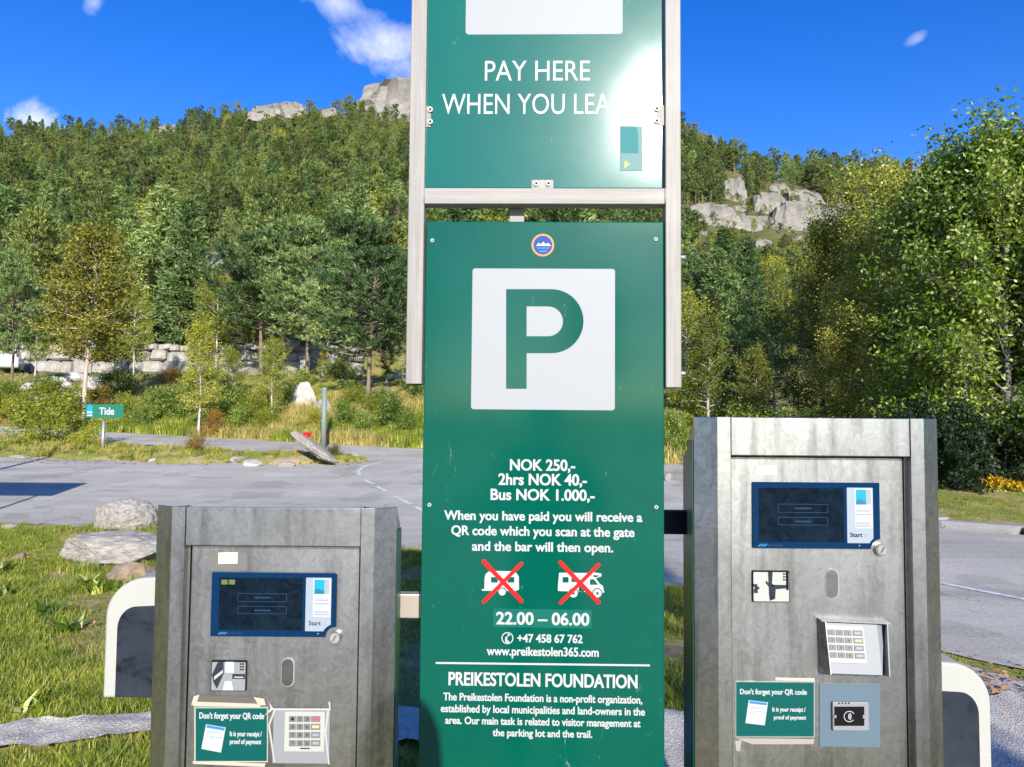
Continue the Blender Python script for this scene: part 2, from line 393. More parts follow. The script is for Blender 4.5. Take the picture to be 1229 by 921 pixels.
# ------------------------------------------------------------------ terrain
def edge_y(X): return np.interp(X, [-60, -22, -4.5, 4.5, 30], [42, 32, 24.4, 20.8, 18])
def hill_T(px): return np.interp(px, [-900, 0, 120, 200, 300, 400, 440, 600, 760, 820, 870, 900, 1000, 1130, 1229, 2400],
                                 [.28, .388, .388, .399, .414, .423, .425, .425, .41, .385, .36, .342, .336, .328, .31, .22])
def sstep(a, b, x):
    t = np.clip((x - a) / (b - a), 0, 1); return t * t * (3 - 2 * t)
def H(X, Y):
    X = np.asarray(X, float); Y = np.asarray(Y, float)
    base = .06 * np.clip(Y - 12, 0, 23)
    r = np.hypot(X, Y); Ys = np.maximum(Y, 1e-3)
    px = np.where(Y > 1, CX + FPX * X / Ys, np.where(X > 0, 2400, -900)); px = np.clip(px, -900, 2400)
    T = hill_T(px)
    side = sstep(560, 900, px)
    D_ = np.where(Y > 1, np.minimum(r, np.maximum(Y, r * .3)), r)
    rr = np.where(D_ > 54, 54 + (D_ - 54) * (1 + .3 * side), D_)
    g = np.interp(rr, [0, 54, 85, 190, 300, 420, 520, 600, 800, 1600], [.235, .235, .29, .55, .74, .89, 1.0, .92, .55, .1])
    hz = EYE + D_ * T * g
    wl = 1 - sstep(-4, 4, X)
    d = Y - edge_y(X)
    bank = np.minimum(np.interp(d, [0, 1, 3.5, 12, 24], [0, .15, .7, 3.2, 3.9]), np.maximum(1.65 + .056 * D_ - base, .02))
    left = base + bank
    rise = sstep(22, 62, D_)
    right = base * (1 - rise) + hz * rise
    near = wl * left + (1 - wl) * right
    k = np.where(Y > 0, sstep(53.4, 54.2, D_), 0)
    wl2 = wl
    k = wl2 * k + (1 - wl2) * sstep(50, 62, D_) * (Y > 0)
    z = near * (1 - k) + hz * k
    front = sstep(-.2, .35, np.arctan2(Y, np.abs(X)))       # behind the camera the country stays low
    back = .5 * np.sin(X * .03) + .02 * np.maximum(r - 60, 0)
    return np.where(r > 12, z * front + back * (1 - front) * sstep(20, 60, r), base)
def h(x, y): return float(H(x, y))
def bumpy(X, Y):
    r = np.hypot(X, Y)
    a = np.array([noise.noise((x * .035, y * .035, 3.1)) * 5 + noise.noise((x * .11, y * .11, 9.1)) * 1.8 for x, y in zip(X.ravel(), Y.ravel())]).reshape(X.shape)
    return a * np.clip((r - 62) / 140, 0, 1) * np.clip(1 - (r - 430) / 120, .25, 1)
def build_ground():
    rings = np.concatenate([[0.0], np.arange(.5, 56, .5), np.geomspace(56.4, 1600, 130)])
    az = np.concatenate([np.arange(-50, 50, .6), np.arange(50, 310, 4)])
    A, Rr = np.meshgrid(R(1) * az, rings); X = Rr * np.sin(A); Y = Rr * np.cos(A)
    Z = H(X, Y) + bumpy(X, Y)
    n, m = X.shape
    i = np.arange(n - 1)[:, None] * m; j = np.arange(m)[None, :]; j2 = (j + 1) % m
    F = np.stack([i + j, i + j2, i + m + j2, i + m + j], -1).reshape(-1, 4)
    o = link('ground', quick_mesh('ground', np.stack([X, Y, Z], -1).reshape(-1, 3), F[:, ::-1], True), GROUND)
    tag(o, kind='structure')
build_ground()
def hh(x, y):
    return h(x, y) + float(bumpy(np.array([x]), np.array([y]))[0])
def hit(px, py, rmin=56, rmax=640, n=700):
    d = ray(px, py); d = d / math.hypot(d.x, d.y)
    rs = np.linspace(rmin, rmax, n); X = d.x * rs; Y = d.y * rs; Zr = EYE + d.z * rs; Z = H(X, Y)
    i = np.argmax(Z > Zr)
    if Z[i] <= Zr[i]: return None
    return Vector((X[i], Y[i], Z[i]))
def gpoint(px, py):
    """point of the near ground under a pixel"""
    d = ray(px, py)
    lo = 1.0
    for k in range(1, 4000):
        y = 1.0 + k * .02; t = y / d.y; z = EYE + d.z * t
        if z <= h(d.x * t, y): return Vector((d.x * t, y, h(d.x * t, y)))
    return Vector((d.x * 40 / d.y, 40, 1.4))

def drape(name, near, far, xs, mat_, lift=.012, rows=24, kind='structure'):
    X = np.repeat(np.asarray(xs)[None, :], rows + 1, 0); t = np.linspace(0, 1, rows + 1)[:, None]
    Y = near(np.asarray(xs))[None, :] * (1 - t) + far(np.asarray(xs))[None, :] * t
    Z = H(X, Y) + lift; n, m = X.shape
    i = np.arange(n - 1)[:, None] * m; j = np.arange(m - 1)[None, :]
    F = np.stack([i + j, i + j + 1, i + m + j + 1, i + m + j], -1).reshape(-1, 4)
    o = link(name, quick_mesh(name, np.stack([X, Y, Z], -1).reshape(-1, 3), F), mat_); tag(o, kind=kind); return o
def road_near(X): return np.interp(X, [-60, -20, -7.9, -5, -1.3, 1.6, 3.5, 5.2, 30], [15, 12.4, 11.4, 10.9, 9.4, 7.3, 5.0, 3.7, 1.0]) + .05 * np.sin(np.asarray(X) * 5.1)
def road_far(X): return np.interp(X, [-60, -22, -4.5, 4.3, 5.2, 6.0, 6.7, 7.7, 14, 30], [42, 32, 24.4, 20.8, 19.0, 14.5, 12.0, 11.1, 9.3, 6.0])
drape('road', road_near, road_far, np.linspace(-60, 24, 240), ASPH, .012, 60)
drape('car_park', lambda x: x * 0 - 40, lambda x: x * 0 - 1.0, np.linspace(-40, 40, 10), ASPH, .012, 6)
def strip_quad(name, pts, w, mat_, lift=.018):
    """painted line through ground points"""
    V, F = [], []
    P = [Vector((p[0], p[1], 0)) for p in pts]
    for i, p in enumerate(P):
        t = (P[min(i + 1, len(P) - 1)] - P[max(i - 1, 0)]).normalized(); nrm = Vector((-t.y, t.x, 0)) * w / 2
        for q in (p + nrm, p - nrm): V.append((q.x, q.y, h(q.x, q.y) + lift))
    for i in range(len(P) - 1): F.append((2 * i, 2 * i + 1, 2 * i + 3, 2 * i + 2))
    o = link(name, quick_mesh(name, V, F), mat_); tag(o, kind='structure'); return o
def dens(a, b, n=12): return [a.lerp(b, i / n) for i in range(n + 1)]
strip_quad('edge_line', dens(gpoint(1128, 702), gpoint(1232, 722)) + dens(gpoint(1232, 722), gpoint(1420, 765))[1:], .085, PAINT)
for a, b in (((436, 577), (448, 582)), ((452, 585), (464, 591)), ((474, 597), (494, 607)), ((498, 609), (520, 622))):
    strip_quad('road_marking', dens(gpoint(*a), gpoint(*b), 4), .09, PAINT)
strip_quad('curved_line', [gpoint(*q) for q in ((431, 571), (430, 567), (434, 562.5), (443, 558.5), (460, 555.5))], .10, PAINT)
# traffic island
def build_island():
    xs = np.linspace(-30, -3.9, 90); rows = 14
    near = np.interp(xs, [-30, -14.4, -9.2, -5, -3.9], [22.5, 20.6, 19.5, 19.4, 20.2]) + .18 * np.sin(xs * 2.3) + .1 * np.sin(xs * 5.7)
    far = np.interp(xs, [-30, -14.4, -12, -8, -5, -3.9], [29, 25.0, 22.8, 21.6, 21.2, 20.4]) + .15 * np.sin(xs * 1.9 + 1)
    t = np.linspace(0, 1, rows + 1)[:, None]; Y = near[None] * (1 - t) + far[None] * t; X = np.repeat(xs[None], rows + 1, 0)
    Z = H(X, Y) - .02 + .22 * np.sqrt(np.clip(np.sin(PI * t), 0, 1)) * np.clip((-3.9 - X) / .6, 0, 1)
    Z += np.array([noise.noise((x * 1.2, y * 1.2, 1)) * .05 for x, y in zip(X.ravel(), Y.ravel())]).reshape(X.shape)
    n, m = X.shape; i = np.arange(n - 1)[:, None] * m; j = np.arange(m - 1)[None, :]
    F = np.stack([i + j, i + j + 1, i + m + j + 1, i + m + j], -1).reshape(-1, 4)
    o = link('traffic_island', quick_mesh('island', np.stack([X, Y, Z], -1).reshape(-1, 3), F, True), GROUND); tag(o, kind='structure')
build_island()
# worn gravel strip crossing the grass
def gn(X): return np.interp(X, [-6, -3.6, -2.6, -1.95, -1, 1, 3], [3.0, 3.42, 3.60, 3.79, 3.86, 3.25, 2.4]) + .025 * np.sin(np.asarray(X) * 9) + .02 * np.sin(np.asarray(X) * 23)
def gf(X): return np.interp(X, [-6, -3.6, -2.6, -1.95, -1, 1, 3], [3.3, 3.66, 3.86, 4.12, 4.2, 4.2, 4.5]) + .02 * np.sin(np.asarray(X) * 17) + .025 * np.sin(np.asarray(X) * 5 + 1)
gs = drape('stone_edging', gn, gf, np.linspace(-6, 3, 260), STONEEDGE, .06, 10)
for v_ in gs.data.vertices: v_.co.z += noise.fractal(v_.co * 6, .8, 2.1, 4) * .022; v_.co.y += noise.noise(v_.co * 4) * .05
drape('gravel_verge', lambda x: np.interp(x, [2, 3, 6], [2.0, 2.0, 1.2]), lambda x: road_near(x) - .28 + .06 * np.sin(x * 9), np.linspace(2.4, 6, 40), GRAVEL, .008, 10)

# ------------------------------------------------------------------ rocks
def rock_mesh(seed, sub=3, cuts=11, rough=.06, mat_=None):
    rng = random.Random(seed); bm = bmesh.new(); bmesh.ops.create_icosphere(bm, subdivisions=sub, radius=1)
    for k in range(cuts):
        n = Vector((rng.gauss(0, 1), rng.gauss(0, 1), rng.gauss(0, .8))).normalized(); d = rng.uniform(.55, .85)
        for v in bm.verts:
            e = v.co.dot(n) - d
            if e > 0: v.co -= n * e
    for v in bm.verts:
        v.co += v.co.normalized() * noise.fractal(v.co * 2.1 + Vector((seed, 0, 0)), .8, 2.2, 5) * rough * 1.6
    me = bm_mesh(bm, 'rock', False)
    if mat_: me.materials.append(mat_)
    return me
def rock(name, loc, scale, rz, me, label=None, cat='boulder', group=None, kind=None, tilt=(0, 0)):
    o = link(name, me, None, None, loc, (tilt[0], tilt[1], rz), scale); tag(o, label, cat if not kind else None, group, kind); return o

# ------------------------------------------------------------------ drawing on a flat front
class Face:
    """the front plane (local y = 0) of a thing standing at loc with a yaw: turns photograph pixels into local (u, v)"""
    def __init__(s, th, y=0.0):
        s.th = th; s.y = y
        s.M = Matrix.Translation(th.location) @ th.rotation_euler.to_matrix().to_4x4(); s.I = s.M.inverted()
        s.o = s.I @ Vector((0, 0, EYE)); s.R3 = s.I.to_3x3()
    def uv(s, px, py, y=None):
        y = s.y if y is None else y
        d = s.R3 @ ray(px, py); k = (y - s.o.y) / d.y
        return s.o.x + d.x * k, s.o.z + d.z * k
    def rect(s, x0, y0, x1, y1, y=None):
        c = s.uv((x0 + x1) / 2, (y0 + y1) / 2, y); a = s.uv(x0, (y0 + y1) / 2, y); b = s.uv(x1, (y0 + y1) / 2, y)
        t = s.uv((x0 + x1) / 2, y0, y); u = s.uv((x0 + x1) / 2, y1, y)
        return a[0], b[0], u[1], t[1]
def plate(name, F, px, t, mat_, parent, r=0.0, out=0.0, bev=0, n=5):
    """rectangle px = (x0,y0,x1,y1) on face F, standing from depth out to out+t proud of it"""
    x0, x1, z0, z1 = F.rect(*px)
    y = F.y - out
    return prism(name, rounded(x0, x1, z0, z1, r, n), y - t, y, mat_, parent, 'y', bev)
_cap = {}
def glyphs(body, bold=0.0):
    c = bpy.data.curves.new('t', 'FONT'); c.body = body; c.size = 1; c.offset = bold; c.resolution_u = 4
    o = bpy.data.objects.new('t', c); COL.objects.link(o); bpy.context.view_layer.update()
    dg = bpy.context.evaluated_depsgraph_get(); me = bpy.data.meshes.new_from_object(o.evaluated_get(dg))
    V = np.empty(len(me.vertices) * 3, dtype=np.float32); me.vertices.foreach_get('co', V); V = V.reshape(-1, 3)
    P = [tuple(p.vertices) for p in me.polygons]
    bpy.data.objects.remove(o); bpy.data.curves.remove(c); bpy.data.meshes.remove(me); return V, P
CAP = None
def lettering(F, body, x0, x1, ytop, ybase, mat_, parent, out=.0006, bold=.02, name='lettering', emb=0):
    """text with its capitals between ytop and ybase and its ink between x0 and x1 (pixels)"""
    global CAP
    if CAP is None: CAP = float(glyphs('H')[0][:, 1].max())
    V, P = glyphs(body, bold)
    a, b, z0, z1 = F.rect(x0, ytop, x1, ybase)
    sx = (b - a) / (V[:, 0].max() - V[:, 0].min()); sz = (z1 - z0) / CAP
    W = np.stack([a + (V[:, 0] - V[:, 0].min()) * sx, np.full(len(V), F.y - out), z0 + V[:, 1] * sz], 1)
    Vs = [W]; Ps = list(P)
    for k in range(emb):                          # heavier weight: printed again, a hair to the side
        W2 = W.copy(); W2[:, 0] += (.018 if k % 2 == 0 else -.018) * sz * (1 + k // 2); W2[:, 1] -= .00012 * (k + 1)
        o = len(W) * (k + 1); Vs.append(W2); Ps += [tuple(i + o for i in p) for p in P]
    me = bpy.data.meshes.new(name); me.from_pydata(np.concatenate(Vs).tolist(), [], Ps); me.update()
    return link(name, me, mat_, parent)
def flat(name, F, pts, mat_, parent, out=.0006, t=.0003):
    """polygon given in pixels printed on a face"""
    return prism(name, [F.uv(*p) for p in pts], F.y - out - t, F.y - out, mat_, parent)
def polyring(F, cx, cy, r0, r1, n=28, a0=0, a1=2 * PI):
    out = [(cx + r1 * math.cos(a0 + (a1 - a0) * i / n), cy + r1 * math.sin(a0 + (a1 - a0) * i / n)) for i in range(n + 1)]
    inn = [(cx + r0 * math.cos(a0 + (a1 - a0) * i / n), cy + r0 * math.sin(a0 + (a1 - a0) * i / n)) for i in range(n + 1)]
    return out, inn
def band(name, F, outer, inner, mat_, parent, out=.0006):
    V = []; Fc = []
    for p, q in zip(outer, inner):
        for w in (p, q): u, v = F.uv(*w); V.append((u, F.y - out, v))
    for i in range(len(outer) - 1): Fc.append((2 * i, 2 * i + 1, 2 * i + 3, 2 * i + 2))
    return link(name, quick_mesh(name, V, Fc), mat_, parent)
def screw(F, px, py, r, parent, mat_=None, out=.0):
    u, v = F.uv(px, py); y = F.y - out
    o = cyl('screw', (u, y, v), (u, y - .003, v), r, mat_ or ALU, parent, 14)
    cyl('screw_socket', (u, y - .003, v), (u, y - .0034, v), r * .42, BLACK, o, 6)
    return o

# ------------------------------------------------------------------ the pay sign between the machines
def build_sign():
    c = at(652, 600, 1.60)
    yaw = R(-1.3)
    th = empty('parking_sign', (c.x, 1.60, 0), (0, 0, yaw), 'tall green parking price sign in a pale metal frame between the two pay machines', 'sign')
    F = Face(th)
    W2 = .0
    # lower panel: folded sheet box
    x0, x1, z0, z1 = F.rect(508.5, 266, 797, 921)
    zb = .35
    x0b = F.uv(509, 440)[0]; x1b = F.uv(797, 440)[0]
    lp = prism('lower_panel', [(x0b, zb), (x1b, zb), (x1b, z1), (x0b, z1)], .0, .028, GREEN, th, 'y', .0025, 3)
    top = box('panel_lip', x0b + .002, x1b - .002, .0282, .0290, z1 - .012, z1 + .004, GREEN_D, lp)
    FL = Face(th, 0.0)
    def T(*a, **k): return lettering(FL, *a, TEXTW, lp, **k)
    # white P square
    sq = plate('white_square', FL, (566.3, 322.7, 738, 492), .0004, WHITE, lp, .006)
    o2 = .0009
    P0 = lambda X, Y: (490 + X / 3.541, 240 + Y / 3.541)
    n = 18
    outer = [P0(503, 380), P0(560, 380), P0(609, 380)] + [P0(609 + 136 * math.sin(PI * i / n), 516 - 136 * math.cos(PI * i / n)) for i in range(1, n)] + [P0(609, 652), P0(560, 652), P0(503, 652)]
    inner = [P0(503, 453), P0(550, 453), P0(594, 453)] + [P0(594 + 63.5 * math.sin(PI * i / n), 516.5 - 63.5 * math.cos(PI * i / n)) for i in range(1, n)] + [P0(594, 580), P0(550, 580), P0(503, 580)]
    bowl = band('letter_bowl', FL, outer, inner, GREEN, sq, o2)
    V = [FL.uv(*P0(*p)) for p in ((416, 380), (503, 380), (503, 803), (416, 803))]
    link('letter_stem', quick_mesh('stem', [(u, -o2, v) for u, v in V], [(0, 1, 2, 3)]), GREEN, sq)
    T('NOK 250,-', 612, 690, 552, 564.8, emb=1)
    T('2hrs NOK 40,-', 598.2, 704, 569.2, 582.3, emb=1)
    T('Bus NOK 1.000,-', 588.8, 713.4, 587.7, 600.5, emb=1)
    T('When you have paid you will receive a', 533, 770.6, 614.3, 625, emb=1)
    T('QR code which you scan at the gate', 541.6, 761.2, 632.3, 643.2, emb=1)
    T('and the bar will then open.', 566.5, 735.7, 651, 661.8, emb=1)
    plate('lighter_patch', FL, (592, 731.5, 710, 753.5), .0003, mat('newer green patch', (.0, .105, .075), .3), lp)
    T('22.00 – 06.00', 595.5, 707, 735.6, 749.8, emb=1, out=.001)
    T('+47 458 67 762', 620.8, 699, 761.8, 771.3, emb=1)
    T('www.preikestolen365.com', 584, 718.3, 777, 787.2, emb=1)
    T('PREIKESTOLEN FOUNDATION', 538.3, 764.7, 808.8, 824, emb=1)
    T('The Preikestolen Foundation is a non-profit organization,', 532, 770.6, 833.6, 842.4, emb=1)
    T('established by local municipalities and land-owners in the', 529, 773.8, 847.8, 856.6, emb=1)
    T('area. Our main task is related to visitor management at', 534.3, 768.5, 862, 870.6, emb=1)
    T('the parking lot and the trail.', 591.2, 710.7, 876, 884.4, emb=1)
    flat('rule', FL, [(523, 794.6), (780, 797.6), (780, 799.8), (523, 796.8)], TEXTW, lp)
    # phone mark
    a, b = polyring(FL, 609, 766, 6.0, 7.2); band('phone_mark', FL, a, b, TEXTW, lp)
    a, b = polyring(FL, 613.2, 767.6, 4.6, 6.9, 12, R(125), R(215)); ph = band('phone_mark', FL, a, b, TEXTW, lp)
    flat('phone_mark', FL, [(609.2, 761.2), (611.6, 760.8), (612, 763), (609.4, 764)], TEXTW, lp); flat('phone_mark', FL, [(608, 769.4), (610.2, 768.6), (611.4, 770.8), (608.8, 772)], TEXTW, lp)
    # caravan
    Q = lambda X, Y: (490 + X / 3.724, 530 + Y / 3.724)
    cv = flat('caravan_symbol', FL, [Q(*p) for p in ((340, 660), (341, 610), (346, 592), (358, 582), (380, 578), (468, 580), (484, 588), (494, 604), (495, 662), (480, 668), (440, 668), (405, 668), (330, 667), (328, 660))], TEXTW, lp)
    for q in ((370, 400), (444, 474)): flat('window_symbol', FL, [Q(q[0], 606), Q(q[1], 606), Q(q[1], 630), Q(q[0], 630)], GREEN, cv, .001)
    a = [Q(420 + 20 * math.cos(t * PI / 10), 672 + 20 * math.sin(t * PI / 10)) for t in range(20)]; flat('wheel_symbol', FL, a, GREEN, cv, .001)
    a = [Q(420 + 16 * math.cos(t * PI / 10), 672 + 16 * math.sin(t * PI / 10)) for t in range(20)]; flat('wheel_symbol', FL, a, TEXTW, cv, .0014)
    # motorhome
    mh = flat('motorhome_symbol', FL, [Q(*p) for p in ((674, 586), (800, 588), (812, 582), (862, 590), (864, 602), (838, 612), (856, 636), (870, 646), (876, 676), (670, 668), (668, 660))], TEXTW, lp)
    for pts in (((690, 606), (716, 606), (716, 630), (690, 630)), ((762, 640), (786, 640), (786, 672), (762, 670)), ((812, 616), (830, 616), (848, 640), (812, 640)), ((730, 606), (752, 606), (752, 628), (730, 628)), ((828, 596), (856, 600), (840, 606), (828, 606))):
        flat('window_symbol', FL, [Q(*p) for p in pts], GREEN, mh, .001)
    for cx in (738, 845):
        flat('wheel_symbol', FL, [Q(cx + 23 * math.cos(t * PI / 10), 678 + 23 * math.sin(t * PI / 10)) for t in range(20)], GREEN, mh, .001)
        flat('wheel_symbol', FL, [Q(cx + 19 * math.cos(t * PI / 10), 678 + 19 * math.sin(t * PI / 10)) for t in range(20)], TEXTW, mh, .0014)
        flat('wheel_symbol', FL, [Q(cx + 6 * math.cos(t * PI / 5), 678 + 6 * math.sin(t * PI / 5)) for t in range(10)], GREEN, mh, .0018)
    def stroke(a, b, w=2.5, o=.0022):
        (ax, ay), (bx, by) = a, b; L = math.hypot(bx - ax, by - ay); nx, ny = -(by - ay) / L * w, (bx - ax) / L * w; tx, ty = (bx - ax) / L * w * .7, (by - ay) / L * w * .7
        flat('red_cross_stroke', FL, [(ax + nx, ay + ny), (ax - tx, ay - ty), (ax - nx, ay - ny), (bx - nx, by - ny), (bx + tx, by + ty), (bx + nx, by + ny)], RED, lp, o)
    stroke(Q(335, 533), Q(508, 715)); stroke(Q(508, 543), Q(335, 718), 2.2, .0027)
    stroke(Q(678, 538), Q(852, 720)); stroke(Q(852, 548), Q(678, 722), 2.2, .0027)
    # round sticker
    st = flat('round_sticker', FL, [(651.5 + 13.6 * math.cos(t * PI / 16), 294.5 + 13.6 * math.sin(t * PI / 16)) for t in range(32)], ORANGE, lp)
    flat('sticker_print', FL, [(651.5 + 11.3 * math.cos(t * PI / 16), 294.5 + 11.3 * math.sin(t * PI / 16)) for t in range(32)], MIDBLUE, st, .001)
    flat('sticker_print', FL, [(643, 295.5), (647, 291.5), (649, 294), (652, 290.5), (655, 293.5), (658, 292), (661.5, 295.8)], TEXTW, st, .0014)
    flat('sticker_print', FL, [(644, 297.5), (660, 297.5), (659, 299), (645, 299)], LBLUE, st, .0014)
    flat('sticker_print', FL, [(646, 301), (657.5, 301), (655, 303), (648, 303)], LBLUE, st, .0014)
    for p in ((519, 289), (787, 287.5), (515.5, 606), (787.5, 608.7)): screw(FL, *p, .0042, lp, PLASTIC_W)
    # upper panel
    ux0 = F.uv(511.5, 120)[0]; ux1 = F.uv(795, 120)[0]; uz0 = F.uv(652, 226)[1]; uz1 = F.uv(652, -330)[1]
    up = prism('upper_panel', [(ux0, uz0), (ux1, uz0), (ux1, uz1), (ux0, uz1)], .0, .012, GREEN_UP, th, 'y', .0015, 2)
    sqx = F.rect(560, -160, 747.4, 41.5)
    prism('white_square', rounded(sqx[0], sqx[1], sqx[2], F.uv(652, -170)[1], .008), -.0004, 0, WHITE, up)
    lettering(FL, 'PAY HERE', 582, 708, 73.3, 97, TEXTW, up, bold=.0, emb=0)
    lettering(FL, 'WHEN YOU LEAVE', 530.5, 762, 113, 137, TEXTW, up, bold=.0, emb=0)
    sk = flat('corner_sticker', FL, [(744, 151), (771, 151.5), (771, 205.5), (744, 205)], mat('dark teal sticker', (.01, .12, .12), .5), up)
    flat('sticker_print', FL, [(745, 153), (764, 153), (766, 162), (766, 184), (745, 184)], mat('teal sticker print', (.0, .15, .16), .5, 0, .2), sk, .001)
    flat('sticker_print', FL, [(749, 196), (752, 193), (753, 197), (757, 197), (752, 200), (750, 203)], mat('lime print', (.35, .5, .03), .5), sk, .001)
    # frame
    for a, b, zlow in ((490.3, 509.2, 462.5), (797.8, 816.3, 464.5)):
        fx0 = F.uv(a, 300)[0]; fx1 = F.uv(b, 300)[0]; zl = F.uv(650, zlow)[1]
        po = prism('frame_post', [(fx0, zl), (fx1, zl), (fx1, uz1 + .02), (fx0, uz1 + .02)], -.012, .028, ALU, th, 'y', .002, 2)
        prism('post_end', [(fx0 + .004, zl - .0005), (fx1 - .004, zl - .0005), (fx1 - .004, zl + .004), (fx0 + .004, zl + .004)], -.008, .024, BLACK, po)
    cx0 = F.uv(509.2, 236)[0] + .0006; cx1 = F.uv(797.8, 236)[0] - .0006
    prism('crossbar', [(cx0, F.uv(650, 246.5)[1]), (cx1, F.uv(650, 246.5)[1]), (cx1, F.uv(650, 227.5)[1]), (cx0, F.uv(650, 227.5)[1])], -.010, .026, ALU_H, th, 'y', .002, 2)
    for s in (-1, 1): cyl('weld_bead', ((cx0 if s < 0 else cx1), -.0105, F.uv(650, 246)[1]), ((cx0 if s < 0 else cx1), -.0105, F.uv(650, 228)[1]), .0018, ALU, th, 6)
    bx = F.uv(620, 258)[0]
    prism('back_post', [(bx - .0165, 0), (bx + .0165, 0), (bx + .0165, 2.6), (bx - .0165, 2.6)], .0295, .062, ALU, th, 'y', .002, 2)
    for p, q in (((509, 128), (517, 153)), ((787.5, 127), (797.5, 151))):
        pl = plate('clip_plate', FL, (*p, *q), .002, ALU, th, .002)
    for p in ((516.6, 132.5), (516.6, 147), (788, 131.5), (788, 146)): screw(FL, *p, .0062, th, PLASTIC_W, .002)
    pl = plate('clip_plate', FL, (638, 216.5, 664, 227), .002, ALU, th, .002)
    for p in ((643.6, 221), (658.2, 221)): screw(FL, *p, .0062, th, PLASTIC_W, .002)
    for px, py, s in ((817, 308, 1), (817, 448, 1), (509, 308, -1), (509, 446, -1)):
        u, v = F.uv(px, py)
        if s > 0: cyl('side_bolt', (u - .001, .008, v), (u + .012, .008, v), .0045, GALV, th, 8)
    # arms to the machines
    u0, v0 = F.uv(473, 725, .12); u1, _ = F.uv(515, 725, .12)
    ar = prism('side_bracket', [(u0 - .02, v0 - .027), (u1 + .02, v0 - .027), (u1 + .02, v0 + .027), (u0 - .02, v0 + .027)], .10, .13, mat('bracket steel lit tone', (.55, .50, .42), .4, .6), th, 'y', .002)  # left arm carries the sunlit tone in its colour
    u0, v0 = F.uv(790, 626, .16); u1, _ = F.uv(822, 626, .16)
    prism('side_bracket', [(u0 - .03, v0 - .027), (u1 + .03, v0 - .027), (u1 + .03, v0 + .027), (u0 - .03, v0 + .027)], .14, .17, DARKG, th, 'y', .002)  # right arm coloured dark because it lies in shade
    return th
build_sign()

